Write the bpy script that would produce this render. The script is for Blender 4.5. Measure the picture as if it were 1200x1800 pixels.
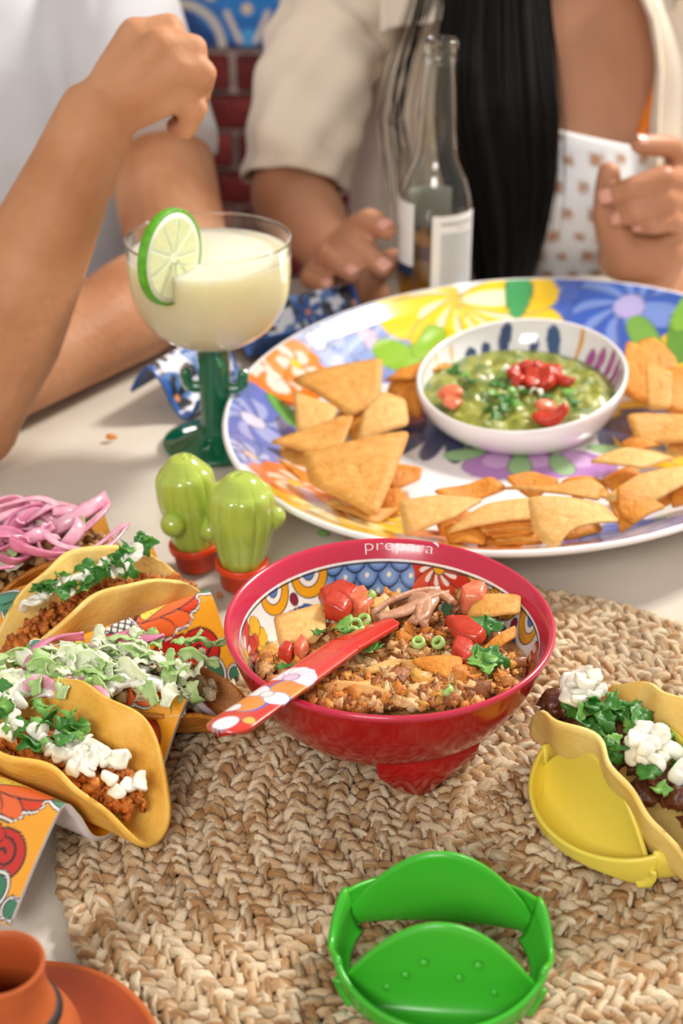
import bpy, bmesh, math, random
import numpy as np
from mathutils import Vector, Matrix
from math import sin, cos, pi, radians, sqrt, atan2, exp, tan

for _o in list(bpy.data.objects):
    bpy.data.objects.remove(_o)
random.seed(7)
RNG = np.random.RandomState(11)
scene = bpy.context.scene
COLL = scene.collection

# ---------------------------------------------------------------- camera, world, lights
H = 0.52                 # camera height above the table top (table top is z = 0)
PITCH = radians(28.5)
FPX = 2600.0             # focal length in pixels of the 1200 x 1800 frame
cam_d = bpy.data.cameras.new('camera')
cam_d.sensor_fit = 'VERTICAL'
cam_d.sensor_height = 36.0
cam_d.sensor_width = 24.0
cam_d.lens = FPX / 1800.0 * 36.0
cam_d.clip_start = 0.02
cam_d.dof.use_dof = True
cam_d.dof.focus_distance = 0.80
cam_d.dof.aperture_fstop = 6.8
cam = bpy.data.objects.new('camera', cam_d)
COLL.objects.link(cam)
cam.location = (0, 0, H)
cam.rotation_euler = (pi / 2 - PITCH, 0, 0)
scene.camera = cam

world = bpy.data.worlds.new('restaurant_ambient')
scene.world = world
world.use_nodes = True
_bg = world.node_tree.nodes['Background']
_bg.inputs[0].default_value = (1.0, 0.93, 0.86, 1)
_bg.inputs[1].default_value = 0.43


def area_light(name, loc, target, sx, sy, power, col):
    d = bpy.data.lights.new(name, 'AREA')
    d.shape = 'RECTANGLE'
    d.size, d.size_y, d.energy, d.color = sx, sy, power, col
    o = bpy.data.objects.new(name, d)
    COLL.objects.link(o)
    o.location = loc
    o.rotation_euler = (Vector(target) - Vector(loc)).to_track_quat('-Z', 'Y').to_euler()
    return o


area_light('ceiling_lamp_right_offscreen', (1.51, 2.08, 1.78), (0.05, 0.8, 0), 0.58, 0.42, 72, (1.0, 0.95, 0.88))
area_light('ceiling_lamp_front_offscreen', (-0.60, -1.70, 1.78), (0.0, 1.0, 0.05), 1.1, 0.8, 40, (1.0, 0.96, 0.92))
scene.view_settings.view_transform = 'Standard'
scene.view_settings.look = 'None'
scene.view_settings.gamma = 1
scene.view_settings.use_curve_mapping = False
scene.view_settings.exposure = 0.38


# ---------------------------------------------------------------- geometry of the view: pixel -> point
def ray(px, py):
    x = (px - 600) / FPX
    y = -(py - 900) / FPX
    return Vector((x, cos(PITCH) + y * sin(PITCH), -sin(PITCH) + y * cos(PITCH)))


def P(px, py, z=0.0):
    d = ray(px, py)
    t = (z - H) / d.z
    return Vector((d.x * t, d.y * t, z))


def PY(px, py, Y):
    d = ray(px, py)
    t = Y / d.y
    return Vector((d.x * t, Y, H + d.z * t))


# ---------------------------------------------------------------- colour
def lin1(c):
    return c / 12.92 if c <= 0.04045 else ((c + 0.055) / 1.055) ** 2.4


def lin(c):
    if isinstance(c, str):
        c = tuple(int(c[i:i + 2], 16) for i in (0, 2, 4))
    return tuple(lin1(v / 255.0) for v in c)


# ---------------------------------------------------------------- noise
def _hash(ix, iy, iz, seed):
    h = (ix * 374761393 + iy * 668265263 + iz * 1274126177 + seed * 974634127) & 0xFFFFFFFF
    h = ((h ^ (h >> 13)) * 1103515245) & 0xFFFFFFFF
    h = ((h ^ (h >> 15)) * 2246822519) & 0xFFFFFFFF
    return ((h ^ (h >> 14)) & 0xFFFF) / 65535.0


def vnoise(p, seed=0):
    p = np.asarray(p, dtype=float)
    i = np.floor(p).astype(np.int64)
    f = p - i
    f = f * f * (3 - 2 * f)
    r = 0
    for a in (0, 1):
        for b in (0, 1):
            for c in (0, 1):
                w = (f[:, 0] if a else 1 - f[:, 0]) * (f[:, 1] if b else 1 - f[:, 1]) * (f[:, 2] if c else 1 - f[:, 2])
                r = r + w * _hash(i[:, 0] + a, i[:, 1] + b, i[:, 2] + c, seed)
    return r


def fbm(p, seed=0, oct=3):
    p = np.asarray(p, dtype=float)
    s, a, t = 0, 0.5, 0
    for k in range(oct):
        s = s + a * vnoise(p * 2 ** k, seed + k)
        t += a
        a *= 0.5
    return s / t


# ---------------------------------------------------------------- materials
MATS = {}


def _bsdf(name):
    m = bpy.data.materials.new(name)
    m.use_nodes = True
    nt = m.node_tree
    return m, nt, nt.nodes['Principled BSDF']


def _set(b, **kw):
    for k, v in kw.items():
        if k in b.inputs:
            b.inputs[k].default_value = v


def material(name, col=None, rough=0.5, var=0.0, vscale=60.0, col2=None, bump=0.0, bscale=300.0, coat=0.0, sss=0.0,
             sssr=(0.01, 0.004, 0.002), trans=0.0, ior=1.45, metal=0.0, sheen=0.0, spec=0.5, attr=False, detail=4.0, aniso=None):
    """procedural material: colour (or the painted colour attribute) broken by noise, with noise relief"""
    if name in MATS:
        return MATS[name]
    m, nt, b = _bsdf(name)
    L = nt.links
    tc = nt.nodes.new('ShaderNodeTexCoord')
    src = None
    if attr:
        a = nt.nodes.new('ShaderNodeAttribute')
        a.attribute_name = 'Col'
        src = a.outputs['Color']
    if var > 0 or col2 is not None:
        nz = nt.nodes.new('ShaderNodeTexNoise')
        nz.inputs['Scale'].default_value = vscale
        nz.inputs['Detail'].default_value = detail
        if aniso:
            mp = nt.nodes.new('ShaderNodeMapping')
            mp.inputs['Scale'].default_value = aniso
            L.new(tc.outputs['Object'], mp.inputs[0])
            L.new(mp.outputs[0], nz.inputs[0])
        else:
            L.new(tc.outputs['Object'], nz.inputs[0])
        if attr:
            mr = nt.nodes.new('ShaderNodeMapRange')
            mr.inputs[3].default_value = 1 - var
            mr.inputs[4].default_value = 1 + var
            L.new(nz.outputs[0], mr.inputs[0])
            mx = nt.nodes.new('ShaderNodeVectorMath')
            mx.operation = 'SCALE'
            L.new(src, mx.inputs[0])
            L.new(mr.outputs[0], mx.inputs['Scale'])
            src = mx.outputs[0]
        else:
            rp = nt.nodes.new('ShaderNodeValToRGB')
            c1 = np.array(lin(col))
            if col2 is not None:
                lo, hi = np.array(lin(col2)), c1
            else:
                lo, hi = c1 * (1 - var), np.minimum(c1 * (1 + var), 1)
            rp.color_ramp.elements[0].position = 0.32
            rp.color_ramp.elements[1].position = 0.68
            rp.color_ramp.elements[0].color = (*lo, 1)
            rp.color_ramp.elements[1].color = (*hi, 1)
            L.new(nz.outputs[0], rp.inputs[0])
            src = rp.outputs[0]
    if src is not None:
        L.new(src, b.inputs['Base Color'])
    else:
        b.inputs['Base Color'].default_value = (*lin(col), 1)
    _set(b, Roughness=rough, Metallic=metal, IOR=ior)
    b.inputs['Coat Weight'].default_value = coat
    b.inputs['Coat Roughness'].default_value = 0.08
    b.inputs['Specular IOR Level'].default_value = spec
    b.inputs['Transmission Weight'].default_value = trans
    if sss:
        b.inputs['Subsurface Weight'].default_value = sss
        b.inputs['Subsurface Radius'].default_value = sssr
        b.inputs['Subsurface Scale'].default_value = 1.0
    if sheen:
        b.inputs['Sheen Weight'].default_value = sheen
    if bump:
        n2 = nt.nodes.new('ShaderNodeTexNoise')
        n2.inputs['Scale'].default_value = bscale
        n2.inputs['Detail'].default_value = 3.0
        L.new(tc.outputs['Object'], n2.inputs[0])
        bp = nt.nodes.new('ShaderNodeBump')
        bp.inputs['Strength'].default_value = 1.0
        bp.inputs['Distance'].default_value = bump
        L.new(n2.outputs[0], bp.inputs['Height'])
        L.new(bp.outputs[0], b.inputs['Normal'])
    MATS[name] = m
    return m


# ---------------------------------------------------------------- mesh building
class G:
    """collects vertices, faces and vertex colours of one mesh"""

    def __init__(s):
        s.v, s.f, s.c, s.n = [], [], [], 0

    def add(s, V, F, col=None):
        V = np.asarray([tuple(q) for q in V] if not isinstance(V, np.ndarray) else V, dtype=float).reshape(-1, 3)
        s.f += [tuple(i + s.n for i in q) for q in F]
        s.v.append(V)
        if col is not None:
            c = np.asarray(col, dtype=float)
            if c.ndim == 1:
                c = np.tile(c, (len(V), 1))
            s.c.append(c)
        s.n += len(V)
        return s

    def V(s):
        return np.vstack(s.v)

    def C(s):
        return np.vstack(s.c) if s.c else None


def make_mesh(name, V, F, mat=None, col=None, smooth=True):
    me = bpy.data.meshes.new(name)
    me.from_pydata(np.asarray(V).tolist(), [], F)
    if col is not None:
        at = me.color_attributes.new('Col', 'FLOAT_COLOR', 'POINT')
        c = np.ones((len(V), 4), dtype=np.float32)
        c[:, :3] = col
        at.data.foreach_set('color', c.ravel())
    if smooth:
        me.polygons.foreach_set('use_smooth', np.ones(len(me.polygons), dtype=bool))
    if mat:
        me.materials.append(mat)
    me.update()
    return me


def wloc(o):
    l = Vector((0, 0, 0))
    while o is not None:
        l += Vector(o.location)
        o = o.parent
    return l


def obj(name, V, F, mat, parent=None, col=None, smooth=True):
    """one mesh object; V in world coordinates (parents are unrotated empties or meshes at their base)"""
    V = np.asarray(V, dtype=float).reshape(-1, 3)
    if parent is not None:
        V = V - np.array(wloc(parent))
        base = None
    else:
        base = np.array([V[:, 0].mean(), V[:, 1].mean(), V[:, 2].min()])
        V = V - base
    me = make_mesh(name, V, F, mat, col, smooth)
    o = bpy.data.objects.new(name, me)
    COLL.objects.link(o)
    if parent is not None:
        o.parent = parent
    else:
        o.location = base
    return o


def gobj(name, g, mat, parent=None, smooth=True):
    return obj(name, g.V(), g.f, mat, parent, g.C(), smooth)


def inst(name, me, M, parent=None):
    o = bpy.data.objects.new(name, me)
    COLL.objects.link(o)
    if parent is not None:
        o.parent = parent
        M = Matrix.Translation(-wloc(parent)) @ M
    o.matrix_basis = M
    return o


def tag(o, label, cat, group=None, kind=None):
    o['label'] = label
    o['category'] = cat
    if group:
        o['group'] = group
    if kind:
        o['kind'] = kind
    return o


def thing(name, label, cat, loc=(0, 0, 0), group=None):
    o = bpy.data.objects.new(name, None)
    o.empty_display_size = 0.02
    COLL.objects.link(o)
    o.location = loc
    return tag(o, label, cat, group)


def struct(o):
    o['kind'] = 'structure'
    return o


def grid_faces(nu, nv, wrap_u=False, wrap_v=False, off=0, flip=False):
    F = []
    for i in range(nu if wrap_u else nu - 1):
        a, b = i * nv, ((i + 1) % nu) * nv
        for j in range(nv if wrap_v else nv - 1):
            k = (j + 1) % nv
            q = (a + j + off, b + j + off, b + k + off, a + k + off)
            F.append(q[::-1] if flip else q)
    return F


def lathe(prof, seg=64, c=(0, 0, 0), cap0=False, cap1=False):
    """profile [(r, z)...] revolved about z"""
    n = len(prof)
    pr = np.array(prof, dtype=float)
    a = np.linspace(0, 2 * pi, seg, endpoint=False)
    V = np.zeros((seg, n, 3))
    V[:, :, 0] = np.cos(a)[:, None] * pr[None, :, 0]
    V[:, :, 1] = np.sin(a)[:, None] * pr[None, :, 0]
    V[:, :, 2] = pr[None, :, 1]
    V = V.reshape(-1, 3) + np.array(c)
    F = grid_faces(seg, n, wrap_u=True)
    if cap0:
        F.append(tuple(i * n for i in range(seg))[::-1])
    if cap1:
        F.append(tuple(i * n + n - 1 for i in range(seg)))
    return V, F


def smooth_profile(pts, n=8):
    """Catmull-Rom through 2-D or 3-D points"""
    p = [np.array(q, dtype=float) for q in pts]
    p = [2 * p[0] - p[1]] + p + [2 * p[-1] - p[-2]]
    out = []
    for i in range(1, len(p) - 2):
        for k in range(n):
            t = k / n
            out.append(0.5 * ((2 * p[i]) + (-p[i - 1] + p[i + 1]) * t + (2 * p[i - 1] - 5 * p[i] + 4 * p[i + 1] - p[i + 2]) * t * t
                              + (-p[i - 1] + 3 * p[i] - 3 * p[i + 1] + p[i + 2]) * t ** 3))
    out.append(p[-2])
    return [tuple(q) for q in out]


def frames(path):
    path = np.asarray(path, dtype=float)
    T = np.gradient(path, axis=0)
    T /= np.linalg.norm(T, axis=1)[:, None] + 1e-12
    up = np.array([0, 0, 1.0]) if abs(T[0][2]) < 0.9 else np.array([1.0, 0, 0])
    A = np.zeros_like(T)
    a = up - T[0] * np.dot(up, T[0])
    a /= np.linalg.norm(a)
    for i in range(len(T)):
        a = a - T[i] * np.dot(a, T[i])
        a /= np.linalg.norm(a) + 1e-12
        A[i] = a
    return T, A, np.cross(T, A)


def tube(path, rad, seg=8, flat=1.0, caps=True, twist=0.0, lobes=0, lobe=0.0):
    path = np.asarray([tuple(q) for q in path], dtype=float)
    n = len(path)
    T, A, B = frames(path)
    r = np.broadcast_to(np.asarray(rad, dtype=float), (n,))
    an = np.linspace(0, 2 * pi, seg, endpoint=False)
    V = np.zeros((n, seg, 3))
    for i in range(n):
        rr = r[i] * (1 + (lobe * np.cos(lobes * (an + twist * i)) if lobes else 0))
        V[i] = path[i] + np.outer(rr * np.cos(an) * flat, A[i]) + np.outer(rr * np.sin(an), B[i])
    F = grid_faces(n, seg, wrap_v=True)
    if caps:
        F.append(tuple(range(seg)))
        F.append(tuple((n - 1) * seg + k for k in range(seg))[::-1])
    return V.reshape(-1, 3), F


def capsule(a, b, ra, rb, seg=16, k=5):
    a, b = np.array(a, dtype=float), np.array(b, dtype=float)
    d = b - a
    l = np.linalg.norm(d)
    if l < 1e-6:
        d, l = np.array([0, 0, 1e-5]), 1e-5
    d = d / l
    pts, rs = [], []
    for i in range(k):
        t = pi / 2 * (1 - i / (k - 0.0)) if i else pi / 2 * 0.97
        pts.append(a - d * ra * sin(t)); rs.append(ra * cos(t))
    pts.append(a); rs.append(ra); pts.append(b); rs.append(rb)
    for i in range(k - 1, -1, -1):
        t = pi / 2 * (1 - i / (k - 0.0)) if i else pi / 2 * 0.97
        pts.append(b + d * rb * sin(t)); rs.append(rb * cos(t))
    up = np.array([0, 0, 1.0]) if abs(d[2]) < 0.9 else np.array([1.0, 0, 0])
    A = up - d * np.dot(up, d); A /= np.linalg.norm(A)
    B = np.cross(d, A)
    an = np.linspace(0, 2 * pi, seg, endpoint=False)
    V = np.array([p + r * (np.cos(t) * A + np.sin(t) * B) for p, r in zip(pts, rs) for t in an])
    F = grid_faces(len(pts), seg, wrap_v=True)
    F.append(tuple(range(seg))); F.append(tuple((len(pts) - 1) * seg + q for q in range(seg))[::-1])
    return V, F


def box(cx, cy, cz, sx, sy, sz):
    V = [(cx + a * sx / 2, cy + b * sy / 2, cz + c * sz / 2) for a in (-1, 1) for b in (-1, 1) for c in (-1, 1)]
    F = [(0, 1, 3, 2), (4, 6, 7, 5), (0, 4, 5, 1), (2, 3, 7, 6), (0, 2, 6, 4), (1, 5, 7, 3)]
    return np.array(V), F


def bevel_box_mesh(name, sx, sy, sz, bev, mat, segs=2):
    bm = bmesh.new()
    bmesh.ops.create_cube(bm, size=1)
    for v in bm.verts:
        v.co = Vector((v.co.x * sx, v.co.y * sy, v.co.z * sz))
    bmesh.ops.bevel(bm, geom=list(bm.edges), offset=bev, segments=segs, affect='EDGES', profile=0.5)
    me = bpy.data.meshes.new(name)
    bm.to_mesh(me); bm.free()
    me.materials.append(mat)
    for p in me.polygons:
        p.use_smooth = True
    return me


def ellipsoid(c, r, nu=16, nv=10, rot=None):
    V, F = [], []
    for i in range(nu):
        for j in range(nv):
            t = pi * (j + 0.35) / (nv - 0.3)
            a = 2 * pi * i / nu
            V.append((r[0] * sin(t) * cos(a), r[1] * sin(t) * sin(a), r[2] * cos(t)))
    V = np.array(V)
    if rot is not None:
        V = V @ np.array(rot.to_3x3()).T
    F = grid_faces(nu, nv, wrap_u=True, flip=True)
    F.append(tuple(i * nv for i in range(nu)))
    F.append(tuple(i * nv + nv - 1 for i in range(nu))[::-1])
    return V + np.array(c), F


def remesh(g, voxel, smooth_it=4, fac=0.5):
    """union of overlapping closed shapes into one continuous smooth surface -> (V, F)"""
    me = make_mesh('tmp', g.V(), g.f)
    o = bpy.data.objects.new('tmp', me)
    COLL.objects.link(o)
    m = o.modifiers.new('r', 'REMESH'); m.mode = 'VOXEL'; m.voxel_size = voxel
    if smooth_it:
        s = o.modifiers.new('s', 'SMOOTH'); s.iterations = smooth_it; s.factor = fac
    dg = bpy.context.evaluated_depsgraph_get()
    ev = o.evaluated_get(dg)
    em = ev.to_mesh()
    n = len(em.vertices)
    V = np.zeros(n * 3, dtype=np.float32)
    em.vertices.foreach_get('co', V)
    V = V.reshape(-1, 3).astype(float)
    F = [tuple(p.vertices) for p in em.polygons]
    ev.to_mesh_clear()
    bpy.data.objects.remove(o)
    bpy.data.meshes.remove(me)
    return V, F


def sheet(Pm, thick, wrap_u=False):
    """closed slab from a grid of points Pm[nu,nv,3]: offsets along the normals, with rims"""
    nu, nv = Pm.shape[:2]
    du = np.gradient(Pm, axis=0) if not wrap_u else (np.roll(Pm, -1, 0) - np.roll(Pm, 1, 0))
    dv = np.gradient(Pm, axis=1)
    N = np.cross(du, dv)
    N /= np.linalg.norm(N, axis=2)[:, :, None] + 1e-12
    A = Pm.reshape(-1, 3)
    B = (Pm - N * thick).reshape(-1, 3)
    n = nu * nv
    F = grid_faces(nu, nv, wrap_u) + grid_faces(nu, nv, wrap_u, off=n, flip=True)
    for i in range(nu if wrap_u else nu - 1):
        i2 = (i + 1) % nu
        a, b = i * nv, i2 * nv
        F.append((a, a + n, b + n, b))
        a, b = i * nv + nv - 1, i2 * nv + nv - 1
        F.append((b, b + n, a + n, a))
    if not wrap_u:
        for j in range(nv - 1):
            F.append((j + 1, j + 1 + n, j + n, j))
            a = (nu - 1) * nv + j
            F.append((a, a + n, a + 1 + n, a + 1))
    return np.vstack([A, B]), F


# ---------------------------------------------------------------- painting flat prints into the colour attribute
INK = '23262e'


class Paint:
    def __init__(s, x, y, bg, aa=0.0006):
        s.x, s.y, s.aa = np.asarray(x, float), np.asarray(y, float), aa
        s.c = np.tile(np.array(lin(bg)), (len(s.x), 1))

    def put(s, d, col, mask=None, op=1.0):
        a = np.clip(0.5 - d / s.aa, 0, 1) * op
        if mask is not None:
            a = a * mask
        s.c = s.c * (1 - a[:, None]) + np.array(lin(col)) * a[:, None]

    def shape(s, d, col, ow=0.0, oc=INK, mask=None):
        if ow:
            s.put(d - ow, oc, mask)
        s.put(d, col, mask)

    def loc(s, cx, cy, rot=0.0):
        c, q = cos(rot), sin(rot)
        X, Y = s.x - cx, s.y - cy
        return X * c + Y * q, -X * q + Y * c

    def circ(s, cx, cy, r):
        return np.hypot(s.x - cx, s.y - cy) - r

    def ell(s, cx, cy, a, b, rot=0.0):
        X, Y = s.loc(cx, cy, rot)
        return (np.sqrt((X / a) ** 2 + (Y / b) ** 2) - 1) * min(a, b)

    def petal(s, cx, cy, l, w, rot, sharp=0.0):
        """drop with its point at (cx,cy) and its round end l away towards rot"""
        X, Y = s.loc(cx, cy, rot)
        t = np.clip(X / l, 0, 1)
        half = w * np.sqrt(np.clip(t * (1 - t ** 3) * 1.6, 0, None)) * (1 - sharp * t)
        d = np.abs(Y) - half
        return np.where((X < 0) | (X > l), np.maximum(np.abs(X - l / 2) - l / 2, 0) + np.abs(Y), d)

    def seg(s, x0, y0, x1, y1, r):
        dx, dy = x1 - x0, y1 - y0
        t = np.clip(((s.x - x0) * dx + (s.y - y0) * dy) / (dx * dx + dy * dy + 1e-15), 0, 1)
        return np.hypot(s.x - x0 - t * dx, s.y - y0 - t * dy) - r

    def poly(s, pts, r):
        d = None
        for a, b in zip(pts[:-1], pts[1:]):
            e = s.seg(a[0], a[1], b[0], b[1], r)
            d = e if d is None else np.minimum(d, e)
        return d

    def spiral(s, cx, cy, r0, turns, rot, w, dirn=1):
        pts = []
        for k in range(28):
            t = k / 27
            r = r0 * (1 - 0.86 * t)
            a = rot + dirn * 2 * pi * turns * t
            pts.append((cx + r * cos(a), cy + r * sin(a)))
        return s.poly(pts, w)

    def hatch(s, cx, cy, rot, pitch, w):
        X, Y = s.loc(cx, cy, rot)
        f = lambda q: np.abs((q / pitch) % 1.0 - 0.5) * pitch
        return pitch / 2 - np.maximum(f(X), f(Y)) - w
# ================================================================ room
FLOOR_Z = -0.76
WALL_Y = 2.25
m_floor = material('floor_tile_brown', '6a4a3a', 0.5, var=0.2, vscale=8)
V, F = box(0, 1.0, FLOOR_Z - 0.02, 4.4, 4.2, 0.04)
struct(obj('floor', V, F, m_floor, smooth=False))

m_mortar = material('wall_mortar', 'c9b4ab', 0.9, var=0.2, vscale=40, bump=0.002, bscale=120)
m_brick = material('red_brick', '7f2b26', 0.75, col2='521a1b', vscale=14, bump=0.003, bscale=90)
m_plaster = material('wall_plaster', 'cfc2b2', 0.9, var=0.06, vscale=20)
V, F = box(0, WALL_Y + 0.055, 0.59, 4.4, 0.09, 2.70)
wall = struct(obj('wall_back', V, F, m_mortar, smooth=False))
COURSE, BL = 0.0585, 0.205
Z_TILE = PY(420, 84, WALL_Y).z
brick_me = [bevel_box_mesh('brick', BL - 0.012, 0.03, COURSE - 0.009, 0.004, m_brick)]
brick_half = bevel_box_mesh('brick', BL / 2 - 0.012, 0.03, COURSE - 0.009, 0.004, m_brick)
for r in range(14):
    zc = Z_TILE - 0.006 - (r + 0.5) * COURSE
    if zc < FLOOR_Z + 0.03:
        break
    for i in range(-5, 6):
        x = i * BL + (BL / 2 if r % 2 else 0) - 0.06
        inst('brick', brick_me[0], Matrix.Translation((x, WALL_Y + 0.0085 + random.uniform(-0.003, 0.003), zc))
             @ Matrix.Rotation(random.uniform(-0.01, 0.01), 4, 'Y'), wall)

# painted blue tiles above the bricks (one painted face shared by all tiles)
TS = 0.20
n = 64
u = np.linspace(-TS / 2 + 0.001, TS / 2 - 0.001, n)
X, Z = np.meshgrid(u, u, indexing='ij')
p = Paint(X.ravel(), Z.ravel(), '2a6db3', 0.003)
p.put(-p.ell(0, 0, TS * 0.47, TS * 0.47), '0e3f7d')
p.put(p.ell(0, 0, 0.058, 0.058), '2f7cc4')
p.put(p.circ(0, 0, 0.026), '0b2f63')
for k in range(4):
    a = k * pi / 2 + pi / 4
    p.put(np.abs(p.circ(0.1 * cos(a) * 1.41, 0.1 * sin(a) * 1.41, 0.062)) - 0.006, 'c9c3b4')
    p.put(p.circ(0.1 * cos(a) * 1.41, 0.1 * sin(a) * 1.41, 0.035), '0d3a75')
    b = k * pi / 2
    p.put(p.circ(0.045 * cos(b), 0.045 * sin(b), 0.008), 'd8c2a8')
    p.put(p.circ(0.085 * cos(b), 0.085 * sin(b), 0.013), '4e9bd6')
    for q in (-1, 1):
        p.put(p.seg(0.09 * cos(b) - q * 0.012 * sin(b), 0.09 * sin(b) + q * 0.012 * cos(b),
                    0.05 * cos(b) - q * 0.03 * sin(b), 0.05 * sin(b) + q * 0.03 * cos(b), 0.004), 'd9cdb8')
m_tile = material('painted_blue_tile', rough=0.25, attr=True, coat=0.3)
VV = np.stack([X.ravel(), np.zeros(n * n), Z.ravel()], 1).reshape(n, n, 3)
TV, TF = sheet(VV, -0.012)
TV[:, 1] -= 0.0
tile_me = make_mesh('tile', TV, [q[::-1] for q in TF], m_tile, np.vstack([p.c, p.c]), smooth=False)
for r in range(3):
    for i in range(-5, 6):
        inst('tile', tile_me, Matrix.Translation((i * TS - 0.137, WALL_Y - 0.004, Z_TILE + 0.003 + (r + 0.5) * TS)), wall)

# bench behind the table
m_bench = material('red_bench_vinyl', '7a1c1c', 0.45, var=0.15, vscale=10)
bench = thing('bench', 'dark red padded bench along the brick wall', 'bench', (0, 1.75, FLOOR_Z))
V, F = box(0, 1.78, -0.345, 3.4, 0.56, 0.07)
me = bevel_box_mesh('seat', 3.4, 0.56, 0.08, 0.02, m_bench)
inst('seat', me, Matrix.Translation((0, 1.78, -0.345)), bench)
me = bevel_box_mesh('bench_base', 3.3, 0.46, -0.385 - FLOOR_Z, 0.005, m_floor)
inst('bench_base', me, Matrix.Translation((0, 1.80, (-0.385 + FLOOR_Z) / 2)), bench)

# ---------------------------------------------------------------- table and cloth
TX0, TX1, TY0, TY1 = -0.85, 0.85, 0.12, 1.46
m_wood = material('dark_table_wood', '5a3a26', 0.5, var=0.25, vscale=12)
table = thing('dining_table', 'wooden dining table under the cream linen cloth', 'table', (0, 0.8, FLOOR_Z))
me = bevel_box_mesh('tabletop', TX1 - TX0 - 0.01, TY1 - TY0 - 0.01, 0.03, 0.004, m_wood)
inst('tabletop', me, Matrix.Translation((0, (TY0 + TY1) / 2, -0.0195)), table)
leg = bevel_box_mesh('leg', 0.06, 0.06, -0.035 - FLOOR_Z, 0.006, m_wood)
for sx in (-1, 1):
    for sy in (TY0 + 0.08, TY1 - 0.08):
        inst('leg', leg, Matrix.Translation((sx * 0.76, sy, (-0.035 + FLOOR_Z) / 2)), table)


def cloth_height(x, y):
    q = np.stack([x * 3.2 + 5, y * 3.2, 0 * x], 1)
    w = (fbm(q, 3, 2) - 0.5) * 0.004
    q2 = np.stack([(x * 0.7 + y * 0.6) * 14, (x * 0.3 - y * 0.8) * 3, 0 * x], 1)
    w += np.clip(fbm(q2, 9, 2) - 0.55, 0, 1) * 0.012
    return np.clip(w, -0.0015, 0.004) - 0.0022


nx, ny = 170, 150
gx = np.linspace(TX0 - 0.012, TX1 + 0.012, nx)
gy = np.linspace(TY0 - 0.012, TY1 + 0.012, ny)
X, Y = np.meshgrid(gx, gy, indexing='ij')
Z = cloth_height(X.ravel(), Y.ravel()).reshape(nx, ny)
# hanging sides
drop = 0.22
Vt = np.stack([X, Y, Z], 2)
g = G()
g.add(Vt.reshape(-1, 3), grid_faces(nx, ny))
edge = [(i, 0) for i in range(nx)] + [(nx - 1, j) for j in range(ny)] + [(i, ny - 1) for i in range(nx - 1, -1, -1)] + [(0, j) for j in range(ny - 1, -1, -1)]
rows = []
for k in range(7):
    t = k / 6
    row = []
    for e, (i, j) in enumerate(edge):
        v = Vt[i, j].copy()
        cx, cy = 0, (TY0 + TY1) / 2
        wv = 0.012 * t * sin(e * 0.35) + 0.006 * (1 - (1 - t) ** 2)
        ox = (1 if i == nx - 1 else -1 if i == 0 else 0)
        oy = (1 if j == ny - 1 else -1 if j == 0 else 0)
        row.append((v[0] + ox * wv, v[1] + oy * wv, v[2] - drop * t))
    rows.append(row)
R = np.array(rows).transpose(1, 0, 2)
g.add(R.reshape(-1, 3), grid_faces(len(edge), 7, wrap_u=True, flip=True))


def linen():
    m, nt, b = _bsdf('cream_linen')
    L = nt.links
    tc = nt.nodes.new('ShaderNodeTexCoord')
    w = []
    for d in ('X', 'Y'):
        t = nt.nodes.new('ShaderNodeTexWave')
        t.bands_direction = d
        t.inputs['Scale'].default_value = 330
        t.inputs['Distortion'].default_value = 2.0
        t.inputs['Detail'].default_value = 2.0
        L.new(tc.outputs['Object'], t.inputs[0])
        w.append(t)
    mx = nt.nodes.new('ShaderNodeMath'); mx.operation = 'ADD'
    L.new(w[0].outputs['Fac'], mx.inputs[0]); L.new(w[1].outputs['Fac'], mx.inputs[1])
    nz = nt.nodes.new('ShaderNodeTexNoise'); nz.inputs['Scale'].default_value = 9; nz.inputs['Detail'].default_value = 6
    L.new(tc.outputs['Object'], nz.inputs[0])
    ad = nt.nodes.new('ShaderNodeMath'); ad.operation = 'MULTIPLY_ADD'
    ad.inputs[1].default_value = 0.12
    L.new(mx.outputs[0], ad.inputs[0]); L.new(nz.outputs[0], ad.inputs[2])
    rp = nt.nodes.new('ShaderNodeValToRGB')
    rp.color_ramp.elements[0].position = 0.35; rp.color_ramp.elements[1].position = 0.85
    rp.color_ramp.elements[0].color = (*lin('d3c8b8'), 1)
    rp.color_ramp.elements[1].color = (*lin('e6dfd2'), 1)
    L.new(ad.outputs[0], rp.inputs[0]); L.new(rp.outputs[0], b.inputs['Base Color'])
    bp = nt.nodes.new('ShaderNodeBump'); bp.inputs['Distance'].default_value = 0.0002
    L.new(mx.outputs[0], bp.inputs['Height']); L.new(bp.outputs[0], b.inputs['Normal'])
    _set(b, Roughness=0.9)
    b.inputs['Specular IOR Level'].default_value = 0.15
    return m


cl = gobj('tablecloth', g, linen())
tag(cl, 'cream linen cloth covering the whole dining table', 'tablecloth')

# ---------------------------------------------------------------- braided round placemat
MC = (0.0786, 0.618)
MR = 0.229
mat_root = thing('placemat', 'round braided seagrass placemat under the red bowl', 'placemat', (MC[0], MC[1], 0))
m_grass = material('seagrass', rough=0.55, attr=True, var=0.22, vscale=900, spec=0.35, bump=0.0005, bscale=1500, aniso=None)
PAL = np.array([lin(c) for c in ('d2ba98', 'c8ac86', 'bb9870', 'ad855a', 'dac8aa', 'ccb696', 'a27a50', 'b8a080', 'd0bc9e')])
ROW = 0.0108
nrow = int(MR / ROW) + 1


def mat_lift(x, y):
    q = np.stack([x * 9, y * 9, 0 * x], 1)
    return 0.0022 * (vnoise(q, 5) - 0.3)


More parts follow.
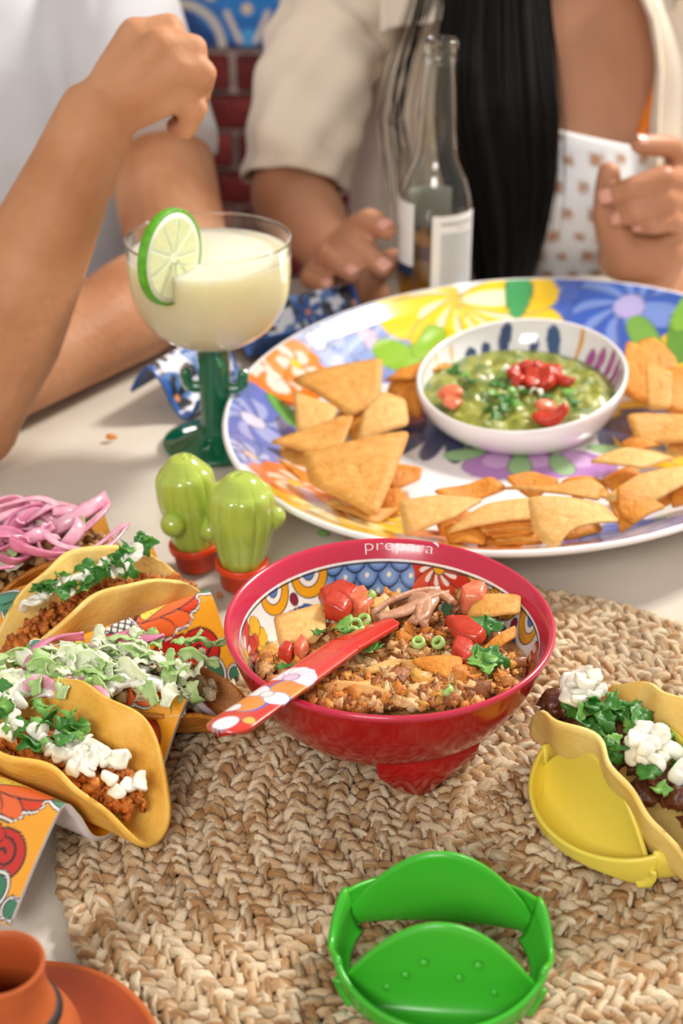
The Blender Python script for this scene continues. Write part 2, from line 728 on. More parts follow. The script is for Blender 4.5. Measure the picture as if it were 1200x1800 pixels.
for r in range(nrow):
    rad = max(MR - 0.007 - r * ROW, 0.0025 if r == nrow - 1 else 0)
    if rad < 0.002:
        break
    g = G()
    L = 2 * pi * rad
    nw = max(3, int(round(L / 0.026)))
    ns = max(24, nw * 11)
    for k in range(3):
        ph = 2 * pi * k / 3 + r * 1.7
        s = np.arange(ns + 1) / ns
        th = s * 2 * pi * (1 if r % 2 else -1)
        jit = (vnoise(np.stack([s * nw * 1.4, s * 0 + r, s * 0 + k], 1), 21) - 0.5)
        w = s * nw * 2 * pi + ph + jit * 0.9
        rr = rad + 0.0042 * np.sin(w) + jit * 0.0022
        x, y = MC[0] + rr * np.cos(th), MC[1] + rr * np.sin(th)
        z = 0.0040 + 0.0023 * np.sin(2 * w + 0.6) + 0.0012 * jit + mat_lift(x, y)
        path = np.stack([x, y, np.maximum(z, 0.0022)], 1)
        rd = 0.0024 + 0.0010 * vnoise(np.stack([s * nw * 1.1, s * 0 + r, s * 0 + k + 7], 1), 4) - 0.0003 * np.sin(w)
        sg = 12
        V, F = tube(path, rd, sg, flat=0.85, caps=False, twist=0.23, lobes=4, lobe=0.27)
        # each twisted blade of a strand has its own tone
        ii, jj = np.meshgrid(np.arange(ns + 1), np.arange(sg), indexing='ij')
        lob = np.floor(((2 * pi * jj / sg + 0.23 * ii) * 4 / (2 * pi)) + 0.5).astype(int) % 4
        seg_id = np.floor((s * nw * 2 + ph)).astype(int)[:, None] + 0 * jj
        h = _hash(seg_id.astype(np.int64), lob.astype(np.int64) + 10 * k, np.int64(r) + 0 * lob.astype(np.int64), 3)
        base = PAL[(h * 8.999).astype(int)]
        big = 0.8 + 0.4 * vnoise(np.stack([V[:, 0] * 22, V[:, 1] * 22, V[:, 2] * 0], 1), 8)
        C = base.reshape(-1, 3) * big[:, None]
        g.add(V, F, C)
    gobj('braided_row', g, m_grass, mat_root)
# ================================================================ red footed bowl
BC = Vector((0.0260, 0.6765, 0))
RR = 0.0893
RZ = 0.087
FOOTZ = 0.0085
m_red = material('red_melamine', 'a90f14', 0.16, var=0.10, vscale=40, coat=0.25, spec=0.5)
m_rim = material('crimson_melamine', 'c32746', 0.22, coat=0.5, spec=0.5)
m_print = material('printed_melamine', rough=0.2, attr=True, coat=0.5)
bowl = thing('footed_bowl', 'red three footed bowl with painted inside and crimson rim', 'bowl', (BC.x, BC.y, FOOTZ))
outer = smooth_profile([(0.0005, 0.0215), (0.030, 0.0220), (0.050, 0.0265), (0.068, 0.0410), (0.0800, 0.0600), (0.0862, 0.0760), (0.0885, 0.0830)], 5)
V, F = lathe(outer, 96, (BC.x, BC.y, 0))
obj('bowl_body', V, F, m_red, bowl)
rimp = [(0.0885, 0.0830), (0.0893, 0.0838), (0.0896, 0.0850), (0.0893, 0.0862), (0.0884, 0.0870), (0.0872, 0.0866), (0.0858, 0.0850), (0.0838, 0.0815), (0.0815, 0.0770)]
V, F = lathe(rimp, 128, (BC.x, BC.y, 0))
rim = obj('bowl_rim', V, F, m_rim, bowl)
# painted inside
inner = smooth_profile([(0.0815, 0.0770), (0.0775, 0.0655), (0.0690, 0.0500), (0.0540, 0.0350), (0.0300, 0.0270), (0.0005, 0.0255)], 26)
ip = np.array(inner)
arc = np.concatenate([[0], np.cumsum(np.hypot(*np.diff(ip, axis=0).T))])
seg = 640
V, F = lathe(inner, seg, (BC.x, BC.y, 0))
ang = np.repeat(np.linspace(0, 2 * pi, seg, endpoint=False), len(inner))
dep = np.tile(arc, seg)
RU = 0.078
p = Paint(ang * RU, dep, 'f1ece6', 0.0006)
D2 = pi / 180 * RU


def fan_motif(p, a0, m=1):
    """white panel with orange hoops, a dark red dot and blue drops"""
    x0 = a0 * D2
    for q in (-1, 1):
        cx = x0 + q * 0.0135
        p.shape(p.ell(cx, 0.003, 0.0115, 0.0130), 'e9a21f', 0.0007)
        p.shape(p.ell(cx, 0.001, 0.0068, 0.0085), 'f3eee6', 0.0006)
        p.shape(p.ell(cx, 0.000, 0.0038, 0.0055), '5b80bd', 0.0005)
    p.shape(p.ell(x0, 0.0130, 0.0026, 0.0034), '8a2b3a', 0.0006)
    for q, l in ((-1.1, 0.019), (-0.55, 0.021), (1.1, 0.019), (0.55, 0.021)):
        p.shape(p.petal(x0 + q * 0.004, 0.0185, l, 0.0042 if abs(q) > 1 else 0.0026, pi / 2 - q * 0.72), '3f66a6', 0.0006)
    for q in (-0.15, 0.15):
        p.shape(p.petal(x0 + q * 0.006, 0.018, 0.020, 0.0016, pi / 2 - q), '33456b', 0.0004)


def scales(p, a0, a1, flip=False):
    x0, x1 = min(a0, a1) * D2, max(a0, a1) * D2
    msk = ((p.x > x0 - 0.004 * np.sin(p.y * 140)) & (p.x < x1 + 0.004 * np.sin(p.y * 140))).astype(float)
    p.put(p.y * 0 - 1, '4c72ad', msk)
    for row in range(7, -1, -1):
        cy = -0.004 + row * 0.0095
        k = 0
        x = x0 - 0.008 + (0.0065 if row % 2 else 0)
        while x < x1 + 0.01:
            p.shape(p.ell(x, cy, 0.0066, 0.0108), '5d88c4', 0.0008, '1c2538', msk)
            p.put(p.ell(x, cy + 0.0045, 0.0042, 0.0045), '86a9d6', msk, 0.7)
            p.put(p.ell(x, cy + 0.0040, 0.0012, 0.0016), 'eee8d5', msk)
            x += 0.013


def red_flower(p, a0, y0=0.012, s=1.0):
    x0 = a0 * D2
    for k in range(7):
        a = pi / 2 + (k - 3) * 0.62
        p.shape(p.petal(x0, y0 - 0.010 * s, 0.023 * s, 0.0054 * s, a), 'c5301f' if k % 2 else 'd84a2c', 0.0007)
        p.put(p.petal(x0, y0 - 0.010 * s, 0.012 * s, 0.0022 * s, a), 'f0ded0')
    p.shape(p.circ(x0, y0 - 0.009 * s, 0.0032 * s), 'e7a72a', 0.0006)


def yellow_flower(p, a0, y0=0.010, s=1.0):
    x0 = a0 * D2
    for k in range(5):
        a = pi / 2 + (k - 2) * 1.2
        p.shape(p.petal(x0, y0, 0.0105 * s, 0.0050 * s, a), 'eeb52c', 0.0006)
    p.shape(p.circ(x0, y0, 0.0026 * s), 'd95b28', 0.0005)
    for q in (-1, 1):
        p.shape(p.petal(x0 + q * 0.006, y0 + 0.008, 0.014, 0.0045, pi / 2 - q * 0.8), '5d9068', 0.0006)


for base_a in (0, 180):
    fan_motif(p, 22 + base_a)
    yellow_flower(p, 50 + base_a)
    yellow_flower(p, 167 + base_a, 0.016, 1.3)
    red_flower(p, 67 + base_a)
    red_flower(p, 183 + base_a, 0.02)
    scales(p, 80 + base_a, 114 + base_a)
    fan_motif(p, 134 + base_a)
p.put(np.abs(p.y - 0.0008) - 0.0007, 'f5f1ec')
p.put(np.abs(p.y - 0.0023) - 0.00055, '2a2a30')
obj('painted_lining', V, F, m_print, bowl, p.c)
# feet: tapered wedges
for k in range(3):
    a = radians(-71 + 120 * k)
    d = Vector((cos(a), sin(a), 0)); t = Vector((-sin(a), cos(a), 0))
    rows = []
    for (rin, rout, w, z) in ((0.026, 0.0670, 0.030, 0.0800), (0.028, 0.0655, 0.0275, 0.0300), (0.030, 0.0605, 0.0190, 0.0185), (0.034, 0.0560, 0.0115, FOOTZ + 0.0012), (0.036, 0.0550, 0.010, FOOTZ)):
        ring = []
        for (rr, ww) in ((rin, -w * 0.7), (rin, w * 0.7), (rout - 0.006, w), (rout, w * 0.35), (rout, -w * 0.35), (rout - 0.006, -w)):
            rq = sqrt(rr * rr + ww * ww)
            zz = min(z, float(np.interp(rq, [o_[0] for o_ in outer], [o_[1] for o_ in outer])) + 0.0008)
            q = Vector((BC.x, BC.y, zz)) + d * rr + t * ww
            ring.append(tuple(q))
        rows.append(ring)
    Vf = np.array(rows)
    Ff = grid_faces(5, 6, wrap_v=True) + [tuple(range(6)), tuple(24 + i for i in range(6))[::-1]]
    fo = obj('foot', Vf.reshape(-1, 3), Ff, m_red, bowl, smooth=False)
    mod = fo.modifiers.new('b', 'BEVEL'); mod.width = 0.0015; mod.segments = 2
    for pl in fo.data.polygons:
        pl.use_smooth = True


def text_mesh(body, size, extrude=0.0, res=6):
    cu = bpy.data.curves.new('txt', 'FONT')
    cu.body = body; cu.size = size; cu.align_x = 'CENTER'; cu.align_y = 'CENTER'
    cu.resolution_u = res
    cu.extrude = extrude
    cu.offset = -0.00022
    o = bpy.data.objects.new('txt', cu)
    COLL.objects.link(o)
    dg = bpy.context.evaluated_depsgraph_get()
    ev = o.evaluated_get(dg)
    me = ev.to_mesh()
    bm = bmesh.new(); bm.from_mesh(me)
    bmesh.ops.triangulate(bm, faces=bm.faces[:])
    for _ in range(2):
        lg = [e for e in bm.edges if e.calc_length() > size * 0.12]
        if lg:
            bmesh.ops.subdivide_edges(bm, edges=lg, cuts=1)
    bmesh.ops.triangulate(bm, faces=bm.faces[:])
    bm.verts.index_update()
    V = np.array([tuple(v.co) for v in bm.verts]); F = [tuple(v.index for v in f.verts) for f in bm.faces]
    bm.free(); ev.to_mesh_clear()
    bpy.data.objects.remove(o); bpy.data.curves.remove(cu)
    return V, F


# white wordmark on the back of the rim
m_white = material('white_print', 'f4ecec', 0.3)
V, F = text_mesh('prepara', 0.0122)
V[:, 0] *= 1.12
aC = radians(84.5)
ra = np.array(rimp)[4:]
ra_arc = np.concatenate([[0], np.cumsum(np.hypot(*np.diff(ra, axis=0).T))])
s = 0.0046 - V[:, 1] * 0.80
r_ = np.interp(s, ra_arc, ra[:, 0]) - 0.0003
z_ = np.interp(s, ra_arc, ra[:, 1]) + 0.0002
a_ = aC - V[:, 0] / 0.085
W = np.stack([BC.x + r_ * np.cos(a_), BC.y + r_ * np.sin(a_), z_], 1)
obj('rim_lettering', W, F, m_white, bowl, smooth=False)
# small leaf tick after the last letter
tx = V[:, 0].max() - 0.0006
pts = [(tx - 0.0012, 0.0052), (tx + 0.001, 0.0056), (tx + 0.0026, 0.0040), (tx + 0.003, 0.0020), (tx + 0.0012, 0.0036)]
W = []
for (x, y) in pts:
    s0 = 0.0046 - y * 0.8
    rr = np.interp(s0, ra_arc, ra[:, 0]) - 0.0003; zz = np.interp(s0, ra_arc, ra[:, 1]) + 0.0002
    a0 = aC - x / 0.085
    W.append((BC.x + rr * cos(a0), BC.y + rr * sin(a0), zz))
obj('rim_lettering', W, [(0, 1, 2), (0, 2, 4), (4, 2, 3)], m_white, bowl, smooth=False)

# ================================================================ oval chip platter with its dip well
PC = np.array([0.1494, 1.0815])
PA, PB = 0.2735, 0.2210
PD = np.array([0.5472, 0.8370])
PE = np.array([-0.8370, 0.5472])
PRZ = 0.045
platter = thing('chip_platter', 'large oval floral chip platter with a white dip well', 'platter', (PC[0], PC[1], 0))


def plat_z(r):
    """height of the inside over the normalised radius"""
    return np.interp(r, [0, 0.5, 0.62, 0.72, 0.82, 0.92, 0.985, 1.0], [0.0085, 0.0085, 0.0100, 0.0145, 0.0225, 0.0335, 0.0440, 0.0452])


rs = np.concatenate([np.linspace(0.0, 0.5, 60), np.linspace(0.505, 1.0, 110)])
seg = 460
th = np.linspace(0, 2 * pi, seg, endpoint=False)
Rm, Tm = np.meshgrid(rs, th, indexing='xy')
px_ = PC[0] + Rm * (PA * np.cos(Tm) * PD[0] + PB * np.sin(Tm) * PE[0])
py_ = PC[1] + Rm * (PA * np.cos(Tm) * PD[1] + PB * np.sin(Tm) * PE[1])
pz_ = plat_z(Rm)
Vp = np.stack([px_, py_, pz_], 2)


def plat_at(px, py):
    """plan position on the inside of the platter under a pixel"""
    z = 0.01
    for _ in range(12):
        q = P(px, py, z)
        d = np.array([q.x, q.y]) - PC
        r = min(np.hypot(d @ PD / PA, d @ PE / PB), 1.0)
        z = 0.5 * z + 0.5 * float(plat_z(r))
    return q.x, q.y


p = Paint(px_.ravel(), py_.ravel(), 'ece9ea', 0.0016)


def p_flower(px, py, R, npet, c1, c2, cc, squash=1.0, rot0=0.0, wid=0.42, ow=0.0012, oc='5a6070'):
    x0, y0 = plat_at(px, py)
    for k in range(npet):
        a = rot0 + 2 * pi * k / npet
        p.shape(p.petal(x0, y0, R, R * wid, a), c1, ow, oc)
        p.put(p.petal(x0, y0, R * 0.62, R * wid * 0.5, a), c2, None, 0.75)
    p.shape(p.circ(x0, y0, R * 0.17), cc, 0.0008, oc)


def p_leaf(px, py, l, w, rot, c='5a9a4a', oc='39512f'):
    x0, y0 = plat_at(px, py)
    p.shape(p.petal(x0, y0, l, w, rot), c, 0.0010, oc)


# lattice patches
for (a, b, s) in ((705, 545, 0.05), (955, 535, 0.05), (1010, 540, 0.045)):
    x0, y0 = plat_at(a, b)
    msk = (np.hypot(p.x - x0, p.y - y0) < s).astype(float)
    p.put(p.hatch(x0, y0, 0.6, 0.022, 0.0014), 'c5642f', msk)
    X, Y = p.loc(x0, y0, 0.6)
    dd = np.hypot((X / 0.022) % 1 - 0.5, (Y / 0.022) % 1 - 0.5) * 0.022 - 0.0052
    p.put(dd, 'eec23a', msk)
p_flower(640, 590, 0.066, 9, '8b9bd0', 'b9c2e4', 'd9b9cc', wid=0.5)
p_flower(555, 600, 0.050, 8, '8fa4d8', 'c3cdea', 'e8dbe8', wid=0.5)
p_flower(1105, 540, 0.082, 10, '2f56ae', '7c96d2', 'a9a0d0', wid=0.42)
p_flower(950, 510, 0.034, 7, '4560b8', '7f93d2', 'd8d0e8', wid=0.45)
for k in range(9):
    x0, y0 = plat_at(812, 527)
    a = pi + pi * (k - 0.5) / 7.0
    p.shape(p.petal(x0, y0, 0.094, 0.024, a), 'f0c51d', 0.0013, '7d7a64')
    p.put(p.petal(x0, y0, 0.052, 0.010, a), 'f4ead0', None, 0.8)
p_flower(480, 655, 0.040, 5, 'ee7d28', 'f3ece6', 'f0dcc8', wid=0.55, oc='b9774a')
p_flower(520, 640, 0.030, 5, 'f08a34', 'f3ece6', 'e8c23a', wid=0.5, oc='b9774a')
p_flower(445, 740, 0.056, 8, '6d78c0', 'b0b6e0', 'd8cfe4', wid=0.42)
p_flower(440, 800, 0.030, 7, '7c88c8', 'c8cce8', 'e8c8b8', wid=0.42)
p_flower(600, 905, 0.060, 8, 'edc22a', 'f5e6a8', 'c87428', wid=0.45)
p_flower(520, 850, 0.034, 6, 'e4793a', 'f2dcc8', 'e8c23a', wid=0.5)
p_flower(1195, 760, 0.070, 9, 'eec22e', 'f6e9b8', 'c86a2a', wid=0.45)
p_flower(1330, 590, 0.085, 9, 'eec22e', 'f6e9b8', 'c86a2a', wid=0.45)
p_flower(1440, 700, 0.075, 8, '8b9bd0', 'b9c2e4', 'd9b9cc', wid=0.5)
p_flower(1330, 840, 0.060, 6, 'ee7d28', 'f3ece6', 'e8c23a', wid=0.55, oc='b9774a')
p_flower(1120, 940, 0.050, 8, '6d78c0', 'b0b6e0', 'd8cfe4', wid=0.42)
p_flower(800, 960, 0.045, 6, 'e4793a', 'f2dcc8', 'e8c23a', wid=0.5)
p_leaf(520, 690, 0.075, 0.011, radians(-62), '4d9a42')
p_leaf(470, 690, 0.05, 0.010, radians(-50), '6fa850')
p_leaf(905, 560, 0.055, 0.014, radians(80), '3f9a58')
p_leaf(1190, 640, 0.09, 0.020, radians(70), '5c8f3c')
p_leaf(1165, 640, 0.08, 0.014, radians(100), '6fa048')
p_leaf(1185, 580, 0.05, 0.022, radians(40), '7cae3e')
x0, y0 = plat_at(700, 622)
p.shape(p.spiral(x0, y0, 0.023, 1.1, radians(30), 0.0095, -1), '8cb83a', 0.001, '5d7a2e')
xa, ya = plat_at(765, 585)
p.shape(p.seg(x0 + 0.022, y0 + 0.008, xa, ya, 0.010), '8cb83a', 0.001, '5d7a2e')
# middle: dark blue fans and purple flowers round the well
x0, y0 = plat_at(800, 720)
for k in range(7):
    a = radians(196 + k * 14)
    p.shape(p.petal(x0 + 0.018 * cos(a), y0 + 0.018 * sin(a), 0.082, 0.0085, a), '3d4668', 0.0008, '23293f')
x0, y0 = plat_at(1050, 720)
for k in range(7):
    a = radians(268 + k * 15)
    p.shape(p.petal(x0 + 0.018 * cos(a), y0 + 0.018 * sin(a), 0.070, 0.0070, a), '4a526e', 0.0008, '2b3147')
for (a, b, r1, rot) in ((885, 805, 0.050, 250), (940, 800, 0.056, 270), (1000, 805, 0.050, 292)):
    x0, y0 = plat_at(a, b)
    p.shape(p.petal(x0, y0 + 0.012, r1, 0.026, radians(rot)), 'b37cc0', 0.001, '5e4b76')
    p.put(p.petal(x0, y0 + 0.012, r1 * 0.6, 0.012, radians(rot)), 'd9b4de', None, 0.8)
for (a, b, rot) in ((855, 792, 200), (915, 798, 262), (975, 798, 278), (1030, 785, 340)):
    p_leaf(a, b, 0.036, 0.010, radians(rot), '9cc48c', '5d7a56')
p_flower(700, 720, 0.03, 6, 'c87a9c', 'ecc9d8', 'e8c23a')
rr = Rm.ravel()
p.put(np.where(rr > 0.993, -1.0, 1.0), 'f3f2f3')
m_plate = material('glossy_melamine', rough=0.12, attr=True, coat=0.8)
m_whiteplate = material('white_melamine', 'ece8e8', 0.18, coat=0.6)
obj('painted_dish', Vp.reshape(-1, 3), grid_faces(seg, len(rs), wrap_u=True, flip=True), m_plate, platter, p.c)
under = [(1.0, 0.0452), (1.006, 0.0448), (1.010, 0.0436), (1.009, 0.0420), (0.985, 0.0375), (0.92, 0.0270), (0.82, 0.0160), (0.70, 0.0070), (0.62, 0.0030), (0.60, 0.0010), (0.55, 0.0010), (0.54, 0.0035), (0.0, 0.0045)]
V = []
for t in np.linspace(0, 2 * pi, 160, endpoint=False):
    for (r, z) in under:
        q = PC + r * (PA * cos(t) * PD + PB * sin(t) * PE)
        V.append((q[0], q[1], z))
obj('underside', V, grid_faces(160, len(under), wrap_u=True, flip=True), m_whiteplate, platter)

# dip well: asymmetric bowl, rim climbing towards the back right
WC = np.array([0.1425, 1.0960])
WA, WB = 0.0800, 0.0850


def well_rim(t):
    return 0.0385 + 0.0115 * (1 + cos(t - radians(55)))


def well_pt(t, k, inside):
    """k 0 at the bottom, 1 at the rim"""
    zr = well_rim(t)
    z0 = 0.0125 if inside else 0.0085
    rr = 0.66 + 0.34 * sin(k * pi / 2) ** 0.9 if k > 0 else 0.66
    off = 0.0 if inside else 0.0035
    z = z0 + (zr - z0) * k ** 1.25
    lean = 0.006 * k * (1 + cos(t - radians(62)))
    x = WC[0] + (WA * rr + off) * cos(t) + lean * cos(radians(62))
    y = WC[1] + (WB * rr + off) * sin(t) + lean * sin(radians(62))
    return (x, y, z)


seg = 300
ks = np.linspace(0, 1, 40)
V = [well_pt(t, k, True) for t in np.linspace(0, 2 * pi, seg, endpoint=False) for k in ks]
V = np.array(V)
Tt = np.repeat(np.linspace(0, 2 * pi, seg, endpoint=False), 40)
Kk = np.tile(ks, seg)
p = Paint(Tt * 0.088, Kk * 0.05, 'e9e8ea', 0.0009)
for (dg_, l, w, c, rot) in ((96, 0.026, 0.0062, '2f4470', 98), (76, 0.015, 0.0046, '2f4470', 90), (60, 0.026, 0.0070, '2f5580', 66), (122, 0.016, 0.0070, '33486f', 135), (108, 0.014, 0.005, '33486f', 100)):
    p.shape(p.petal(dg_ * pi / 180 * 0.088, 0.0235, l, w, radians(rot)), c, 0.0006)
p.shape(p.petal(46 * pi / 180 * 0.088, 0.024, 0.028, 0.0030, pi / 2), 'd99a2e', 0)
for dg_, l in ((36, 0.018), (28, 0.023), (18, 0.027), (9, 0.026), (1, 0.024)):
    p.shape(p.petal(dg_ * pi / 180 * 0.088, 0.022, l, 0.0052, pi / 2 + 0.1), 'a8418f', 0.0006, '6a4a72')
for dg_ in (146, 132):
    p.shape(p.petal(dg_ * pi / 180 * 0.088, 0.026, 0.02, 0.0022, pi / 2), 'e0b04a', 0)
well_in = obj('dip_well_lining', V, [q[::-1] for q in grid_faces(seg, 40, wrap_u=True, flip=True)] + [tuple(i * 40 for i in range(seg))], m_plate, platter, p.c)
V = []
for t in np.linspace(0, 2 * pi, 160, endpoint=False):
    a, b = np.array(well_pt(t, 1, True)), np.array(well_pt(t, 1, False))
    V += [tuple(a), tuple((a * 0.8 + b * 0.2) + [0, 0, 0.0008]), tuple((a + b) / 2 + [0, 0, 0.0014]), tuple((a * 0.2 + b * 0.8) + [0, 0, 0.0008])]
    V += [well_pt(t, k, False) for k in np.linspace(1, 0, 14)]
obj('dip_well_wall', V, grid_faces(160, 18, wrap_u=True, flip=True), m_whiteplate, platter)
# ================================================================ cactus salt and pepper shakers
m_cactus = material('green_glazed_ceramic', 'b2c452', 0.12, col2='a2b945', vscale=30, coat=0.9, sss=0.1, sssr=(0.004, 0.005, 0.001))
m_pot = material('red_orange_ceramic', 'd8431c', 0.3, var=0.06, vscale=60, coat=0.2)


def shaker(px, py, hgt, width, tilt, rot, holes, knobs, label):
    b = P(px, py, 0)
    root = thing('cactus_shaker', label, 'shaker', b, 'cactus salt and pepper shakers')
    M = Matrix.Translation(b) @ Matrix.Rotation(tilt, 4, 'Y')
    hw = width / 2
    # pot
    pr = [(0.0005, 0.0), (0.0128, 0.0), (0.0142, 0.0012), (0.0160, 0.0135), (0.0176, 0.0140), (0.0180, 0.0152), (0.0180, 0.0186), (0.0172, 0.0194), (0.0160, 0.0190), (0.0150, 0.0180), (0.0005, 0.0180)]
    V, F = lathe(pr, 40)
    V = np.array([M @ Vector(q) for q in V])
    obj('pot', V, F, m_pot, root)
    prof = smooth_profile([(0.0130, 0.0165), (0.0150, 0.0200), (hw * 0.83, 0.034), (hw * 0.97, 0.048), (hw, 0.058), (hw * 0.94, 0.070), (hw * 0.74, hgt - 0.009), (hw * 0.40, hgt - 0.0018), (0.0006, hgt)], 18)
    seg = 144
    V, F = lathe(prof, seg)
    V = V.reshape(seg, len(prof), 3)
    a = np.linspace(0, 2 * pi, seg, endpoint=False) + rot
    rib = 1 - 0.075 * np.abs(np.sin(a * 5)) ** 0.0 * (1 - np.abs(np.sin(a * 5)) ** 0.55)
    zz = np.array(prof)[:, 1]
    fade = np.clip((hgt - 0.001 - zz) / 0.012, 0, 1)
    k = 1 + (rib[:, None] - 1) * fade[None, :]
    V[:, :, 0] *= k; V[:, :, 1] *= k
    V = V.reshape(-1, 3)
    fc = np.array([V[list(f)].mean(axis=0) for f in F])
    cut = np.zeros(len(F), bool)
    for (dx, dy) in holes:
        cut |= (np.hypot(fc[:, 0] - dx, fc[:, 1] - dy) < 0.00145) & (fc[:, 2] > hgt * 0.8)
    F = [f for f, c_ in zip(F, cut) if not c_]
    obj('cactus_body', np.array([M @ Vector(q) for q in V]), F, m_cactus, root)
    pa = np.array(prof)[::-1]
    for (dx, dy) in holes:      # real pierced holes: a rounded lip and a deep shaft
        zt = float(np.interp(sqrt(dx * dx + dy * dy), pa[:, 0], pa[:, 1]))
        V, F = lathe([(0.0021, -0.0004), (0.0018, 0.0002), (0.0014, 0.0003), (0.0012, 0.0), (0.0012, -0.0090), (0.0001, -0.0092)], 18, (dx, dy, zt))
        obj('shaker_hole', np.array([M @ Vector(q) for q in V]), F, m_cactus, root)
    for (ang, z, out, r, up) in knobs:
        d = Vector((cos(radians(ang)), sin(radians(ang)), 0))
        c0 = d * (hw - 0.004) + Vector((0, 0, z))
        c1 = d * (hw + out) + Vector((0, 0, z + up))
        g = G(); g.add(*capsule(c0, c1, r * 0.85, r, 20, 7))
        V = np.array([M @ Vector(q) for q in g.V()])
        obj('cactus_arm', V, g.f, m_cactus, root)


shaker(348, 993, 0.0845, 0.041, radians(-5), 0.1, [(0.002, -0.003), (0.006, 0.0), (0.001, 0.004)],
       [(-115, 0.043, 0.0015, 0.0085, 0.001), (-48, 0.033, 0.0005, 0.0075, 0.002)], 'green cactus shaker with stubby arms and three pouring holes')
shaker(425, 1028, 0.0840, 0.0455, radians(1.5), 0.42, [(-0.002, -0.001)],
       [(5, 0.048, -0.001, 0.0075, 0.004)], 'green cactus shaker with one pouring hole beside the red bowl')

# ================================================================ margarita glass
GC = P(382, 780, 0)
m_glass = material('clear_glass', 'fbfdfc', 0.0, trans=1.0, ior=1.36)
m_green = material('green_glass', '0b7550', 0.04, trans=0.45, ior=1.45, spec=0.6, coat=0.5)
m_marg = material('cloudy_lime_drink', 'f0e8cc', 0.2, sss=0.9, sssr=(0.05, 0.045, 0.022), spec=0.4)
glass = thing('margarita_glass', 'margarita glass with clear bowl and green cactus stem', 'glass', GC)
foot = smooth_profile([(0.0005, 0.0), (0.030, 0.0), (0.0420, 0.0012), (0.0436, 0.0028), (0.0415, 0.0048), (0.030, 0.0085), (0.0175, 0.0130), (0.0135, 0.0170)], 5)
V, F = lathe(foot, 72, GC); obj('foot', V, F, m_green, glass)
stem = smooth_profile([(0.0133, 0.0165), (0.0122, 0.0230), (0.0125, 0.050), (0.0130, 0.080), (0.0132, 0.0860), (0.0005, 0.0862)], 6)
seg = 48
V, F = lathe(stem, seg, GC)
obj('stem', V, F, m_green, glass)
for sgn, zb in ((-1, 0.050), (1, 0.048)):
    pts = smooth_profile([(sgn * 0.010, 0, zb), (sgn * 0.0195, 0, zb + 0.001), (sgn * 0.0225, 0, zb + 0.007), (sgn * 0.0225, 0, zb + 0.017)], 5)
    V, F = tube([GC + Vector(q) for q in pts], [0.005] * (len(pts) - 3) + [0.0048, 0.004, 0.0022], 14)
    obj('stem_arm', V, F, m_green, glass)
GR = 0.0622
bo = smooth_profile([(0.0005, 0.0862), (0.017, 0.0872), (0.034, 0.0935), (0.0490, 0.1060), (0.0580, 0.1220), (0.0612, 0.1400), (0.0616, 0.1560), (GR, 0.1700)], 7)
bi = [(max(r - 0.0016, 0.0004), z + 0.0016 * (1 if r < 0.05 else 0.5)) for r, z in bo]
rimz = [(GR + 0.0003, 0.1712), (GR - 0.0004, 0.1722), (GR - 0.0012, 0.1718)]
V, F = lathe(bo + rimz + bi[::-1], 96, GC); obj('glass_bowl', V, F, m_glass, glass)
# the drink
LZ = 0.1600
li = [(max(r - 0.0007, 0.0004), z + 0.0007) for r, z in bo if z + 0.0007 < LZ]
lr = np.interp(LZ, [q[1] for q in bi], [q[0] for q in bi]) + 0.0008
V, F = lathe(li + [(lr, LZ - 0.0003), (lr - 0.0008, LZ), (0.0004, LZ)], 96, GC)
dr = obj('margarita_drink', V, F, m_marg)
tag(dr, 'cloudy pale yellow margarita filling the clear glass bowl', 'drink')

# lime wheel on the rim
m_rind = material('lime_rind', '5aa51e', 0.35, var=0.2, vscale=200, bump=0.0004, bscale=900)
m_pith = material('lime_pith', 'eef0d6', 0.5, sss=0.3)
m_pulp = material('lime_pulp', 'd5deA0'.lower(), 0.25, col2='e3e6bd', vscale=300, sss=0.5, bump=0.0006, bscale=500, coat=0.3)
LC = PY(299, 452, GC.y - 0.053)
lime = thing('lime_wheel', 'lime wheel slotted onto the rim of the margarita glass', 'lime', LC)
LRr = 0.0350
ML = Matrix.Translation(LC) @ Matrix.Rotation(radians(-33), 4, 'Z') @ Matrix.Rotation(radians(-4), 4, 'Y') @ Matrix.Rotation(radians(6), 4, 'X')
